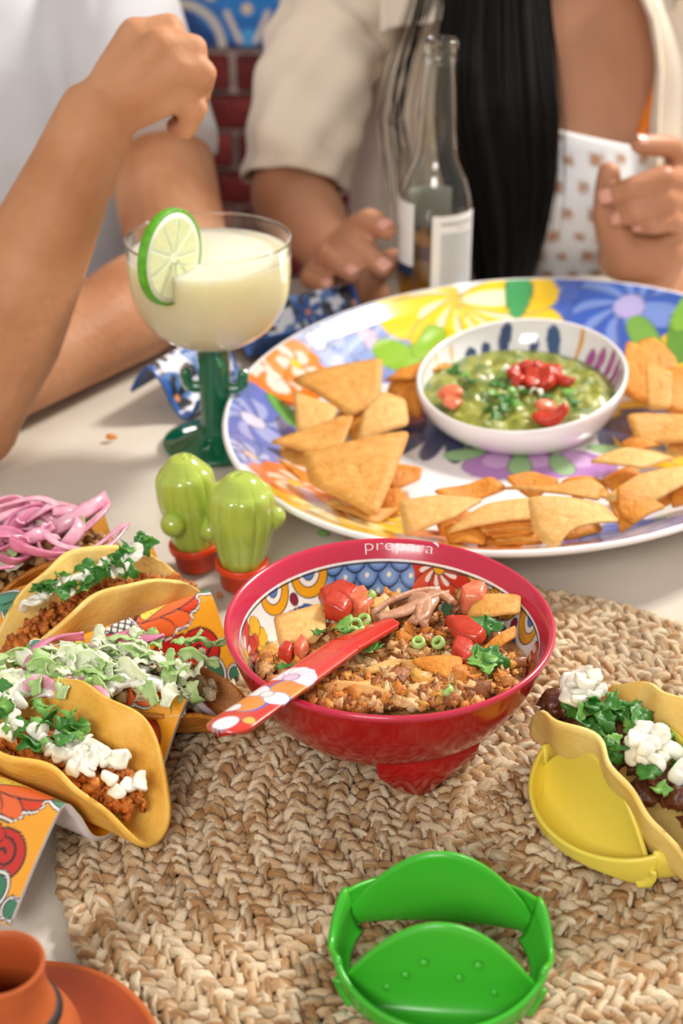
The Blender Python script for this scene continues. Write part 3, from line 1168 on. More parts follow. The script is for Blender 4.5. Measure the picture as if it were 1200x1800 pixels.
# local: disc normal along -y... rotate so that it faces right and towards the viewer
ML = Matrix.Translation(LC) @ Matrix.Rotation(radians(60), 4, 'Z') @ Matrix.Rotation(radians(7), 4, 'Y') @ Matrix.Rotation(radians(90), 4, 'X')
tk = 0.0032
V, F = lathe([(LRr - 0.0026, -tk), (LRr - 0.0004, -tk), (LRr, -tk * 0.6), (LRr, tk * 0.6), (LRr - 0.0004, tk), (LRr - 0.0026, tk)], 72)
obj('rind', np.array([ML @ Vector(q) for q in V]), F, m_rind, lime)
V, F = lathe([(0.0004, -tk + 0.0003), (LRr - 0.0022, -tk + 0.0002), (LRr - 0.0022, tk - 0.0002), (0.0004, tk - 0.0003)], 72)
obj('pith', np.array([ML @ Vector(q) for q in V]), F, m_pith, lime)
for k in range(9):
    a0, a1 = 2 * pi * k / 9 + 0.03, 2 * pi * (k + 1) / 9 - 0.03
    ring = []
    am = (a0 + a1) / 2
    pts = [(0.0030 * cos(am), 0.0030 * sin(am))]
    for q in np.linspace(a0, a1, 7):
        pts.append((0.0290 * cos(q), 0.0290 * sin(q)))
    cx, cy = np.mean([q[0] for q in pts]), np.mean([q[1] for q in pts])
    Vs, Fs = [], []
    n = len(pts)
    for zz in (tk + 0.0004, -tk - 0.0004):
        Vs += [(x * 0.97 + cx * 0.03, y * 0.97 + cy * 0.03, zz) for x, y in pts]
    Fs = [tuple(range(n)), tuple(range(n, 2 * n))[::-1]] + [(i, (i + 1) % n, n + (i + 1) % n, n + i)[::-1] for i in range(n)]
    obj('pulp_segment', np.array([ML @ Vector(q) for q in Vs]), Fs, m_pulp, lime, smooth=False)

# ================================================================ beer bottle
QC = Vector((0.0880, 1.352, 0))
m_bglass = material('bottle_glass', 'f2f4ee', 0.0, trans=1.0, ior=1.45)
m_beer = material('amber_beer', 'f0ae22', 0.0, trans=0.9, ior=1.33)
bottle = thing('beer_bottle', 'clear long neck beer bottle with white labels behind the platter', 'bottle', QC)
s = 1.0
ob = smooth_profile([(0.0005, 0.0), (0.030, 0.0), (0.0342, 0.004), (0.0346, 0.012), (0.0346, 0.060), (0.0346, 0.108), (0.0338, 0.121), (0.0285, 0.140), (0.0205, 0.158), (0.0178, 0.176), (0.0165, 0.205), (0.0145, 0.232), (0.0136, 0.243)], 6)
lip = [(0.0140, 0.2435), (0.0152, 0.245), (0.0152, 0.2485), (0.0140, 0.250), (0.0140, 0.2515), (0.0156, 0.2535), (0.0158, 0.260), (0.0148, 0.2635), (0.0128, 0.2635), (0.0118, 0.261)]
ib = [(max(r - 0.0028, 0.0004), z + (0.003 if r < 0.033 and z < 0.05 else 0)) for r, z in ob]
V, F = lathe(ob + lip + ib[::-1], 72, QC); obj('bottle_glass', V, F, m_bglass, bottle)
lb = [(max(r - 0.00285, 0.0004), z + (0.0031 if r < 0.033 and z < 0.05 else 0)) for r, z in ob if z < 0.082]
V, F = lathe(lb + [(0.0317, 0.082), (0.0004, 0.082)], 64, QC)
be = obj('beer', V, F, m_beer)
tag(be, 'amber beer left in the lower half of the clear bottle', 'beer')


def label_patch(name, a0, a1, z0, z1, painter, r=0.0349):
    na, nz = 80, 90
    A = np.radians(np.linspace(a0, a1, na)); Z = np.linspace(z0, z1, nz)
    AA, ZZ = np.meshgrid(A, Z, indexing='ij')
    V = np.stack([QC.x + r * np.cos(AA), QC.y + r * np.sin(AA), ZZ], 2)
    p = Paint((AA.ravel() - A[0]) * r, ZZ.ravel() - z0, 'e3e2e0', 0.0004)
    painter(p, (A[-1] - A[0]) * r, z1 - z0)
    V2, F2 = sheet(V, 0.0002)
    return obj(name, V2, F2, material('paper_label', rough=0.5, attr=True), bottle, np.vstack([p.c, p.c * 0 + np.array(lin('d8d6d2'))]))


def back_text(p, w, h):
    rr = random.Random(4)
    y = h - 0.008
    x = w * 0.18
    while x < w * 0.88:
        l = rr.uniform(0.0015, 0.004)
        p.put(p.seg(x, y, x + l, y, 0.0009), '55555a'); x += l + 0.0018
    y -= 0.0045
    x = w * 0.5
    while x < w * 0.88:
        l = rr.uniform(0.001, 0.003)
        p.put(p.seg(x, y, x + l, y, 0.0006), '77777c'); x += l + 0.0016
    y -= 0.006
    msk = ((p.x > w * 0.16) & (p.x < w * 0.92) & (p.y < y + 0.002)).astype(float)
    p.put(p.y * 0 - 1, 'c9cbce', msk)
    while y > 0.006:
        x = w * 0.18
        while x < w * 0.88:
            l = rr.uniform(0.0010, 0.0045)
            p.put(p.seg(x, y, min(x + l, w * 0.9), y, 0.00045), '84868c'); x += l + 0.0011
        y -= 0.0026


def front_lbl(p, w, h):
    p.put(np.abs(p.y - h * 0.5) - 0.0100, '2d3f78')
    p.put(p.y - 0.006, '20243a')


label_patch('back_label', -98, -14, 0.030, 0.112, back_text)
label_patch('front_label', -205, -128, 0.052, 0.121, lambda p, w, h: p.put(np.where(p.y < 0.010, -1., 1.), '1f2c4d'))
label_patch('front_label', 60, 150, 0.052, 0.121, front_lbl)

# ================================================================ wavy taco holders


def wave_holder(name, label, O, w, a, L, prof, painter, thick=0.0026, under='e4e0e4', group='wavy taco holders', nu=180, nsmooth=30, mname='printed_holder'):
    """sheet lofted along a (length L) over the profile [(d along w, z)]"""
    w, a = Vector((w[0], w[1], 0)).normalized(), Vector((a[0], a[1], 0)).normalized()
    pr = np.array(smooth_profile(prof, nsmooth))
    arc = np.concatenate([[0], np.cumsum(np.hypot(*np.diff(pr, axis=0).T))])
    us = np.linspace(-L / 2, L / 2, nu)
    V = np.zeros((nu, len(pr), 3))
    for i, u in enumerate(us):
        V[i, :, 0] = O[0] + pr[:, 0] * w.x + u * a.x
        V[i, :, 1] = O[1] + pr[:, 0] * w.y + u * a.y
        V[i, :, 2] = pr[:, 1]
    U, S = np.meshgrid(us, arc, indexing='ij')
    p = Paint(U.ravel(), S.ravel(), 'f0a52c', 0.0006)
    painter(p, pr, arc, L)
    if np.cross(np.array(a), np.array(w))[2] < 0:
        V = V[::-1]
        p.c = p.c.reshape(nu, len(pr), 3)[::-1].reshape(-1, 3)
    n = nu * len(pr)
    ui = np.unique(np.linspace(0, nu - 1, 30).astype(int)); si_ = np.arange(0, len(pr), 4)
    if si_[-1] != len(pr) - 1:
        si_ = np.append(si_, len(pr) - 1)
    Vc = V[np.ix_(ui, si_)]
    V2, F2 = sheet(Vc, thick)
    nc = len(ui) * len(si_)
    base = Vector((V2[:, 0].mean(), V2[:, 1].mean(), V2[:, 2].min()))
    root = thing(name, label, 'taco holder', base, group)
    obj('printed_top', V.reshape(-1, 3), grid_faces(nu, len(pr)), material(mname, rough=0.15, attr=True, coat=0.7), root, p.c)
    obj('underside', V2, [f for f in F2 if not all(q < nc for q in f)], material('holder_under_' + under, under, 0.3, coat=0.3), root)
    return root


def crest_motif(p0, s0, sg, k=1.22):
    """flower, leaves, lattice and scroll along one crest; sg flips towards the other end"""
    p = Paint(p0.x / k, (p0.y - s0) / k, 'f0a52c', p0.aa / k)
    p.c = p0.c
    s0 = 0.0
    f = lambda x, y: (sg * x, s0 + sg * y)
    r = 0.0 if sg > 0 else pi

    def out(shapes, wht=0.0016):
        for (d, c) in shapes:
            p.put(d - wht - 0.0006, INK)
        for (d, c) in shapes:
            p.put(d - wht, 'f4f0ea')
        for (d, c) in shapes:
            p.shape(d, c, 0.0006)
    # lattice band
    x, y = f(-0.002, 0.006)
    ms = np.clip(-(p.ell(x, y, 0.022, 0.0085, r - 0.25)) / 0.0005, 0, 1)
    p.put(p.y * 0 - 1, 'f1ede6', ms)
    p.put(p.hatch(x, y, r + 0.6, 0.0030, 0.00045), INK, ms)
    # scroll
    x, y = f(0.030, 0.026)
    p.shape(p.circ(x, y, 0.0098), 'c62f25', 0.0009)
    sx, sy = f(0.016, 0.030)
    p.shape(p.petal(x - sg * 0.003, y - sg * 0.007, 0.024, 0.008, r + pi * 0.90), 'c62f25', 0.0008)
    p.put(p.spiral(x, y, 0.0066, 1.2, r - 1.9, 0.0006, 1), INK)
    x, y = f(0.033, 0.040)
    out([(p.ell(x, y, 0.0042, 0.0062, r + 0.2), '3f7a5c')], 0.0014)
    x, y = f(0.043, 0.044)
    out([(p.ell(x, y, 0.0030, 0.0036, r + 0.2), '3f7a5c')], 0.0012)
    # flower
    x, y = f(0.003, 0.003)
    pets = []
    for q, l in ((-1.15, 0.020), (-0.75, 0.028), (-0.42, 0.034), (0.42, 0.034), (0.75, 0.028), (1.15, 0.020), (-0.18, 0.037), (0.18, 0.037)):
        pets.append((p.petal(x, y, l, 0.0050, r - 0.30 + q * 0.74), 'd9431f' if int(abs(q) * 100) in (115, 42) else 'ea6a34'))
    lv = []
    for (lx, ly, ll, lw, lr) in ((0.031, -0.017, 0.015, 0.0040, -0.75), (0.036, -0.004, 0.014, 0.0042, 0.15), (0.021, -0.022, 0.010, 0.003, -1.2)):
        a, b = f(lx, ly)
        lv.append((p.petal(a, b, ll, lw, r + lr), '4f8a72'))
    out(lv + pets)
    for (d, c) in pets:
        p.shape(d, c, 0.0007)
    xa, ya = f(0.008, 0.0015); xb, yb = f(0.0285, -0.0050)
    p.shape(p.seg(xa, ya, xb, yb, 0.0020), 'ecd25a', 0.0005)
    for q in range(9):
        t = (q + 0.5) / 9
        p.put(p.circ(xa + (xb - xa) * t + (0.0008 if q % 2 else -0.0008) * 0.3, ya + (yb - ya) * t + (0.0009 if q % 2 else -0.0009), 0.00035), INK)
    # leaf fan at the other end
    x, y = f(-0.030, 0.004)
    lv = []
    for q in range(5):
        lv.append((p.petal(x, y, 0.014, 0.0030, r + pi * 0.62 + q * 0.32), '4f8a72'))
    out(lv)
    p.shape(p.circ(x + sg * 0.002, y, 0.0024), 'ecd25a', 0.0005)
    x, y = f(-0.014, 0.012)
    p.shape(p.circ(x, y, 0.0080), 'd9431f', 0.0008)
    p.put(p.spiral(x, y, 0.0056, 1.1, r + 0.4, 0.0005, -1), INK)
    p0.c = p.c


def arc_at(pr, arc, d):
    return float(np.interp(d, pr[:, 0], arc))


def paint_A(p, pr, arc, L):
    for d in (0.0, 0.07, 0.14):
        crest_motif(p, arc_at(pr, arc, d), 1)


def paint_B(p, pr, arc, L):
    for d in (0.0, 0.1066):
        crest_motif(p, arc_at(pr, arc, d), -1)


AO, AW, AA_ = (-0.207, 0.842), (0.59, -0.807), (0.807, 0.59)
ZT = 0.0085
wave_holder('wavy_taco_holder', 'orange floral wavy taco holder beside the cactus shakers', AO, AW, AA_, 0.110,
            [(-0.034, ZT), (-0.017, 0.030), (0, 0.053), (0.017, 0.030), (0.035, ZT), (0.053, 0.030), (0.07, 0.053), (0.087, 0.030), (0.105, ZT), (0.123, 0.030), (0.14, 0.053), (0.157, 0.030), (0.172, ZT)], paint_A)
BO, BW, BA_ = (-0.1353 - 0.055 * 0.86, 0.5618 + 0.055 * 0.505), (0.505, 0.86), (-0.86, 0.505)
wave_holder('wavy_taco_holder', 'orange floral wavy taco holder lying on the edge of the placemat', BO, BW, BA_, 0.110,
            [(-0.045, 0.0125), (-0.022, 0.036), (0, 0.053), (0.011, 0.040), (0.020, 0.0200), (0.033, 0.0120), (0.050, 0.0130), (0.074, 0.0210), (0.092, 0.042), (0.1066, 0.053), (0.121, 0.036), (0.139, 0.0125)], paint_B)


def paint_blue(p, pr, arc, L):
    q = np.stack([p.x * 70, p.y * 70, p.x * 0], 1)
    n1, n2 = fbm(q, 3, 2), fbm(q + 31, 7, 2)
    p.put(p.y * 0 - 1, '4f78b4')
    p.put((n1 - 0.50) * -0.02, 'dfe3ea')
    p.put((n2 - 0.60) * -0.02, '1e4f96')
    p.put((fbm(q * 1.3 + 11, 9, 2) - 0.66) * -0.02, '20252f')
    for s_ in np.arange(0.02, arc[-1], 0.05):
        for u_ in (-0.05, 0.0, 0.05):
            for k in range(6):
                p.put(p.petal(u_ + 0.01, s_, 0.017, 0.0040, k * pi / 3 + s_ * 40), '1b222e' if int(u_ * 100) % 2 else '1d4d97')
            p.put(p.circ(u_ + 0.01, s_, 0.003), 'd98a52')
    p.put((L / 2 - np.abs(p.x)) - 0.0035, '1f5fb0')


e0 = P(322, 733, 0.004)
bw = Vector((0.87, -0.50, 0)).normalized()
ba = Vector((0.50, 0.87, 0)).normalized()
bl_O = e0 + ba * 0.048
wave_holder('wavy_taco_holder', 'blue and white patterned wavy taco holder beside the green glass stem', (bl_O.x, bl_O.y), bw, ba, 0.096,
            [(-0.054, 0.0160), (-0.046, 0.030), (-0.034, 0.042), (-0.020, 0.032), (-0.010, 0.014), (0.0, 0.0045), (0.008, 0.010), (0.014, 0.022)],
            paint_blue, under='2a5a9c', mname='printed_blue_holder', nu=110, nsmooth=18)
e1 = P(545, 555, 0.03)
wave_holder('wavy_taco_holder', 'blue and white patterned wavy taco holder between the glass and the woman\'s hand', (e1.x, e1.y), (0.5, -0.866), (0.866, 0.5), 0.13,
            [(-0.072, 0.0045), (-0.054, 0.018), (-0.036, 0.038), (-0.018, 0.020), (0.0, 0.0045), (0.012, 0.018), (0.024, 0.030)],
            paint_blue, under='2a5a9c', mname='printed_blue_holder', nu=110, nsmooth=18)

# ================================================================ plastic single taco stands


def taco_stand(label, cx, cy, rot, R, c1, mats, extra=True, z0=0.0085):
    root = thing('plastic_taco_stand', label, 'taco holder', (cx, cy, z0), 'plastic taco stands')
    M = Matrix.Translation((cx, cy, z0)) @ Matrix.Rotation(rot, 4, 'Z')
    nu, nv = 64, 40
    for sg in (-1, 1):
        Vg = np.zeros((nu, nv, 3))
        for i in range(nu):
            uu = -1 + 2 * i / (nu - 1)
            x = R * 0.905 * sin(uu * pi / 2)
            yc = max(sqrt(max(R * R - x * x, 0)), R * 0.425)
            ht = 0.016 + 0.036 * max(0, 1 - abs(x / (0.84 * R)) ** 2.0)
            hr = 0.027 - 0.010 * (yc / R) + 0.006 * (abs(x) / R) ** 6
            yk = lambda q: R * 0.42 + (yc - R * 0.42) * q
            cr = np.array(smooth_profile([(R * 0.42, ht), (R * 0.405, ht * 0.62 + 0.001), (yk(0.03), ht * 0.25 + 0.003), (yk(0.22), 0.0045), (yk(0.50), 0.0040), (yk(0.78), 0.0075), (yk(0.93), hr * 0.6), (yk(1.0), hr)], 8))
            t_ = np.linspace(0, len(cr) - 1, nv)
            for j in range(nv):
                Vg[i, j] = (x, sg * np.interp(t_[j], np.arange(len(cr)), cr[:, 0]), np.interp(t_[j], np.arange(len(cr)), cr[:, 1]))
        rad_ = np.hypot(Vg[:, :, 0], Vg[:, :, 1])
        capr = R * (0.80 + 0.20 * np.clip(Vg[:, :, 2] / 0.022, 0, 1) ** 0.38)
        sc_ = np.minimum(1, capr / np.maximum(rad_, 1e-9))
        Vg[:, :, 0] *= sc_; Vg[:, :, 1] *= sc_
        if sg > 0:
            Vg = Vg[::-1]
        V2, F2 = sheet(Vg, 0.0022)
        V2 = np.array([M @ Vector(q) for q in V2])
        obj('side_dish', V2, F2, mats, root)
    for sx in (-1, 1):          # curved end walls closing the circle
        Pm = np.zeros((17, 8, 3))
        for i in range(17):
            a = radians(-27 + 54 * i / 16)
            for j in range(8):
                k = j / 7
                hz = 0.027 - 0.012 * cos(a / radians(27) * pi / 2) ** 2
                rr = R * (0.80 + 0.20 * k)
                Pm[i, j] = (sx * rr * cos(a), rr * sin(a), 0.0036 + (hz - 0.003) * k ** 2.6)
        if sx < 0:
            Pm = Pm[::-1]
        V2, F2 = sheet(Pm, 0.0024)
        obj('end_wall', np.array([M @ Vector(q) for q in V2]), F2, mats, root)
    if extra:
        rb = random.Random(3)
        for k in range(7):
            x = (-0.5 + k * 0.17) * R * 0.9
            zz = 0.014 + 0.008 * (k % 3)
            y = -R * 0.42 - 0.0022
            q = M @ Vector((x, y, zz))
            V, F = ellipsoid(q, (0.0022, 0.0016, 0.0022), 10, 7)
            obj('grip_bump', V, F, mats, root)
        for k in range(6):
            a = radians(112 + k * 6.5)
            a0 = M @ Vector((R * 0.985 * cos(a), R * 0.985 * sin(a), 0.0155))
            a1 = M @ Vector((R * 0.80 * cos(a + 0.10 * (-1) ** k), R * 0.80 * sin(a + 0.10 * (-1) ** k), 0.0095))
            V, F = tube([a0, (a0 + a1) / 2, a1], 0.0010, 6)
            obj('grip_rib', V, F, mats, root)
    return root


m_gplast = material('green_plastic', '3fae2c', 0.32, coat=0.15, sss=0.15, sssr=(0.002, 0.006, 0.001))
m_yplast = material('yellow_plastic', 'ecd858', 0.35, coat=0.1, sss=0.15, sssr=(0.006, 0.005, 0.001))
GRC = (0.0450, 0.4975)
taco_stand('empty bright green plastic taco stand on the placemat', GRC[0], GRC[1], radians(-4), 0.0515, None, m_gplast)
YC = P(1105, 1440, 0.012)
YROT = radians(-62)
taco_stand('yellow plastic taco stand holding the beef taco', YC.x, YC.y, YROT, 0.0535, None, m_yplast, extra=False)

# ================================================================ terracotta jug on its saucer
m_terra = material('terracotta', 'c0602a', 0.6, col2='a94e20', vscale=25, bump=0.0003, bscale=200)
m_terra_dk = material('terracotta_glazed', 'b85022', 0.3, col2='9c3d1a', vscale=15, coat=0.3)
m_band = material('black_slip_band', '26211f', 0.6)
JC = P(-2, 1695, 0.075)
JX, JY = JC.x, JC.y
SAUC = thing('terracotta_saucer', 'round terracotta saucer under the little clay jug', 'saucer', (JX, JY, 0))
sp = smooth_profile([(0.0005, 0.0), (0.035, 0.0), (0.050, 0.004), (0.0600, 0.0105), (0.0618, 0.0125), (0.0600, 0.0135), (0.050, 0.0080), (0.036, 0.0050), (0.0005, 0.0045)], 5)
V, F = lathe(sp, 72, (JX, JY, 0)); so = obj('saucer_dish', V, F, m_terra_dk, SAUC)
V, F = lathe([(0.0585, 0.0122), (0.0600, 0.0138), (0.0622, 0.0140), (0.0628, 0.0125), (0.0615, 0.0112)], 72, (JX, JY, 0)); obj('rim', V, F, m_terra, SAUC)
jug = thing('clay_jug', 'small terracotta jug with a black band round its neck', 'jug', (JX, JY, 0.0047))
jp = smooth_profile([(0.0005, 0.0048), (0.018, 0.0048), (0.026, 0.010), (0.0300, 0.024), (0.0280, 0.038), (0.0212, 0.050), (0.0180, 0.060), (0.0178, 0.070), (0.0186, 0.0745), (0.0178, 0.0760), (0.0160, 0.0745), (0.0150, 0.068), (0.0150, 0.058), (0.018, 0.046), (0.022, 0.030), (0.0005, 0.012)], 5)
V, F = lathe(jp, 72, (JX, JY, 0)); obj('jug_body', V, F, m_terra, jug)
V, F = lathe([(0.0228, 0.0470), (0.0232, 0.0478), (0.0222, 0.0500), (0.0214, 0.0512), (0.0205, 0.0512)], 72, (JX, JY, 0)); obj('painted_band', V, F, m_band, jug)
# ================================================================ food helpers
m_corn = material('corn_tortilla', 'efc05a', 0.55, col2='e2a83e', vscale=55, bump=0.0006, bscale=350, sss=0.15, sssr=(0.006, 0.004, 0.001))
m_corn_y = material('yellow_tortilla', 'f1d484', 0.6, col2='e8c062', vscale=60, bump=0.0005, bscale=300, sss=0.15, sssr=(0.006, 0.004, 0.001))
m_fried = material('fried_tortilla', 'c98226', 0.5, col2='9e5a12', vscale=70, bump=0.0014, bscale=260)
m_chip_pale = material('pale_tortilla_chip', 'e3b671', 0.6, col2='d5a055', vscale=160, bump=0.0007, bscale=420)
m_chip_tan = material('tan_tortilla_chip', 'dba152', 0.6, col2='c68838', vscale=140, bump=0.0007, bscale=420)
m_chip_or = material('orange_tortilla_chip', 'dc9232', 0.6, col2='c4761e', vscale=120, bump=0.0009, bscale=380)
m_onion = material('white_onion', 'e6e4d4', 0.25, var=0.06, vscale=200, sss=0.4, sssr=(0.004, 0.004, 0.003))
m_pink = material('pickled_pink_onion', 'd98ba4', 0.25, col2='e7b7c4', vscale=120, sss=0.4, sssr=(0.006, 0.002, 0.003), coat=0.3)
m_pink2 = material('deep_pink_onion', 'c66f90', 0.25, col2='d58ba6', vscale=120, sss=0.4, sssr=(0.006, 0.002, 0.003), coat=0.3)
m_cil = material('cilantro_green', '3f7d2c', 0.45, col2='2c6220', vscale=150, sss=0.1, sssr=(0.001, 0.003, 0.0005))
m_cil2 = material('light_herb_green', '7fae52', 0.45, col2='5f9440', vscale=150, sss=0.1, sssr=(0.001, 0.003, 0.0005))
m_lett = material('lettuce_green', 'bcd296', 0.4, col2='8fb868', vscale=60, sss=0.25, sssr=(0.002, 0.004, 0.001))
m_lett2 = material('lettuce_pale', 'e8ecd6', 0.4, col2='d2e0b0', vscale=60, sss=0.25, sssr=(0.002, 0.004, 0.001))
m_crema = material('white_crema', 'f3efe8', 0.25, sss=0.3, sssr=(0.004, 0.004, 0.003))
m_tom = material('red_tomato', 'c64026', 0.3, col2='b42e18', vscale=120, sss=0.15, sssr=(0.005, 0.0015, 0.001), coat=0.2, bump=0.0006, bscale=250)
m_tom2 = material('pale_tomato_flesh', 'e08a66', 0.3, col2='d8603e', vscale=160, sss=0.2, sssr=(0.006, 0.002, 0.001), coat=0.2, bump=0.0008, bscale=250)
m_mince = material('seasoned_mince', rough=0.5, attr=True, var=0.35, vscale=700, bump=0.0010, bscale=900, coat=0.08)
m_beef = material('dark_braised_beef', '6e3c24', 0.4, col2='4a2414', vscale=90, coat=0.12, bump=0.0016, bscale=200)
m_scal = material('scallion', 'b6cf86', 0.3, col2='8fb95c', vscale=200, sss=0.2)


def rot_rand(rs, tilt=pi):
    return Matrix.Rotation(rs.uniform(0, 2 * pi), 4, 'Z') @ Matrix.Rotation(rs.uniform(-tilt, tilt), 4, 'X') @ Matrix.Rotation(rs.uniform(-tilt, tilt), 4, 'Y')


def blob_mesh(name, rx, ry, rz, mat, seed, amp=0.25, freq=2.2, nu=14, nv=9, cols=None):
    V, F = ellipsoid((0, 0, 0), (1, 1, 1), nu, nv)
    k = 1 + amp * 2 * (fbm(V * freq + 10, seed, 3) - 0.5)
    V = V * k[:, None] * np.array([rx, ry, rz])
    c = None
    if cols is not None:
        t = vnoise(V / max(rx, 1e-6) * 2.5 + 3, seed + 2)
        c = np.array(lin(cols[0]))[None] * (1 - t[:, None]) + np.array(lin(cols[1]))[None] * t[:, None]
    return make_mesh(name, V, F, mat, c)


def leaf_mesh(name, size, mat, seed, curl=0.35, lobes=3):
    """small lobed herb leaf with thickness"""
    rs = random.Random(seed)
    n = 30
    out = []
    for i in range(n):
        t = 2 * pi * i / n
        r = size * (0.55 + 0.26 * abs(cos(t * lobes / 2)) ** 0.6 + 0.06 * cos(t * 7 + seed) + 0.04 * cos(t * 13 + seed)) * (1 if cos(t) > -0.8 else 0.55)
        out.append((r * cos(t), r * sin(t) * 0.85))
    Pm = np.zeros((n, 4, 3))
    for i, (x, y) in enumerate(out):
        for j in range(4):
            k = (j + 0.05) / 3.05
            X, Y = x * k, y * k
            Z = curl * (X * X - Y * Y) / size + 0.10 * size * sin(X / size * 5 + seed) * k + 0.08 * size * sin(Y / size * 7)
            Pm[i, j] = (X, Y, Z)
    V, F = sheet(Pm, 0.0004, wrap_u=True)
    F = F + [tuple(i * 4 for i in range(n))[::-1], tuple(n * 4 + i * 4 for i in range(n))]
    return make_mesh(name, V, F, mat)


def ribbon(pts, width, mat, name, parent, thick=0.0009, wav=0.0, seed=0, twist=0.6):
    """flat strip (onion sliver, lettuce shred, meat strip) along a smoothed path"""
    path = np.array(smooth_profile([tuple(q) for q in pts], 6))
    T, A, B = frames(path)
    n = len(path)
    m = 6
    Pm = np.zeros((n, m, 3))
    for i in range(n):
        t = i / (n - 1)
        w = width * (0.35 + 0.65 * sin(pi * min(max(t, 0.06), 0.94)) ** 0.5)
        an = twist * sin(seed + t * 3) + seed
        s = A[i] * cos(an) + B[i] * sin(an)
        nn = np.cross(T[i], s)
        for j in range(m):
            q = (j / (m - 1) - 0.5)
            Pm[i, j] = path[i] + s * q * w + nn * (0.35 * w * (q * q * 4 - 1) * 0.5 + wav * sin(j * 2.1 + i * 1.3 + seed))
    V, F = sheet(Pm, thick)
    return obj(name, V, F, mat, parent)


def dice_mesh(name, s, mat, seed):
    rs = random.Random(seed)
    V, F = ellipsoid((0, 0, 0), (1, 1, 1), 16, 10)
    V = np.sign(V) * np.abs(V) ** 0.62
    a, b, c = s * rs.uniform(0.50, 0.80), s * rs.uniform(0.36, 0.52), s * rs.uniform(0.22, 0.36)
    V = V * np.array([a, b, c])
    V[:, 2] += rs.uniform(-0.9, 0.9) * V[:, 0] ** 2 / s + 0.25 * rs.uniform(-1, 1) * V[:, 0]
    V[:, 1] *= 1 + rs.uniform(-0.4, 0.4) * V[:, 0] / a
    V = V * (1 + 0.30 * (vnoise(V / s * 3 + seed * 7, seed) - 0.5))[:, None]
    return make_mesh(name, V, F, mat)


ONION = [dice_mesh('onion_piece', 0.0078, m_onion, k) for k in range(9)]
CIL = [leaf_mesh('cilantro_leaf', 0.0095, m_cil, k, 0.4) for k in range(5)] + [leaf_mesh('cilantro_leaf', 0.007, m_cil2, k + 9, 0.5) for k in range(3)]


def taco_shell(root, C, axis, R, fold_r, beta, mat, wav=0.003, seed=0, thick=0.0026, lean=0.0, name='tortilla', stretch=1.0, tip=0.0):
    """folded disc: C is the bottom of the fold, beta the steepness of the flanks"""
    ax = Vector((axis[0], axis[1], 0)).normalized()
    si = Vector((-ax.y, ax.x, 0))
    n = 41
    Pm = np.zeros((n, n, 3))
    sh = seed * 13.7
    for i in range(n):
        for j in range(n):
            u, v = -1 + 2 * i / (n - 1), -1 + 2 * j / (n - 1)
            s = R * u * sqrt(1 - v * v / 2)
            t = R * v * sqrt(1 - u * u / 2) * stretch
            al = abs(s) / fold_r
            if al < beta:
                c, h = fold_r * sin(al), fold_r * (1 - cos(al))
            else:
                e = abs(s) - fold_r * beta
                c, h = fold_r * sin(beta) + e * cos(beta), fold_r * (1 - cos(beta)) + e * sin(beta)
            k = abs(s) / R
            c = c + wav * k * (sin(t * 90 + sh + (2 if s > 0 else 0)) + 0.6 * sin(t * 170 + sh * 2 + s * 60))
            c = (c if s > 0 else -c) + lean * h
            q = Vector(C) + ax * t + si * c + Vector((0, 0, h + tip * t))
            Pm[i, j] = q
    V, F = sheet(Pm[::-1], -thick)
    return obj(name, V, F, mat, root)


def mince(root, C, axis, L, W, Hh, seed, cols=('b85e1e', '8a3c12'), name='meat_filling', n=300, cs=0.0028, stuff=True, tip=0.0):
    """crumbled meat: many small lumps along the fold, one mesh"""
    rs = random.Random(seed)
    ax = Vector((axis[0], axis[1], 0)).normalized()
    si = Vector((-ax.y, ax.x, 0))
    g = G()
    for k in range(n):
        t = rs.uniform(-1, 1)
        w = rs.uniform(-1, 1)
        env = sqrt(max(0, 1 - t * t * 0.8))
        z = Hh * (rs.uniform(0.75, 1.0)) * env - (w * w) * Hh * 0.15
        if k % 3 == 0:
            z *= rs.uniform(0.3, 0.9)
        c = Vector(C) + ax * t * L + si * w * W * env * (0.5 + 0.5 * z / Hh) + Vector((0, 0, z + tip * t * L))
        r = cs * rs.uniform(0.6, 1.35)
        V, F = ellipsoid((0, 0, 0), (1, 1, 1), 8, 6)
        V = V * np.clip(1 + 1.9 * (vnoise(V * 2.6 + k * 3.3, seed) - 0.5), 0.35, 1.9)[:, None]
        V = V * np.array([r * rs.uniform(0.8, 1.5), r, r * rs.uniform(0.7, 1)])
        V = V @ np.array(rot_rand(rs).to_3x3()).T + np.array(c)
        t_ = rs.random()
        c0 = np.array(lin(cols[0])) * (1 - t_) + np.array(lin(cols[1])) * t_
        g.add(V, F, np.clip(c0 * rs.uniform(0.8, 1.25), 0, 1))
    o = gobj(name, g, m_mince, root)
    if stuff:
        o['kind'] = 'stuff'
    return o


def scatter(root, meshes, spots, rs, name, scale=(0.8, 1.2), tilt=0.9):
    for q in spots:
        M = Matrix.Translation(q) @ rot_rand(rs, tilt) @ Matrix.Scale(rs.uniform(*scale), 4)
        inst(name, rs.choice(meshes), M, root)


def along(C, axis, t, w, z):
    ax = Vector((axis[0], axis[1], 0)).normalized()
    si = Vector((-ax.y, ax.x, 0))
    return Vector(C) + ax * t + si * w + Vector((0, 0, z))


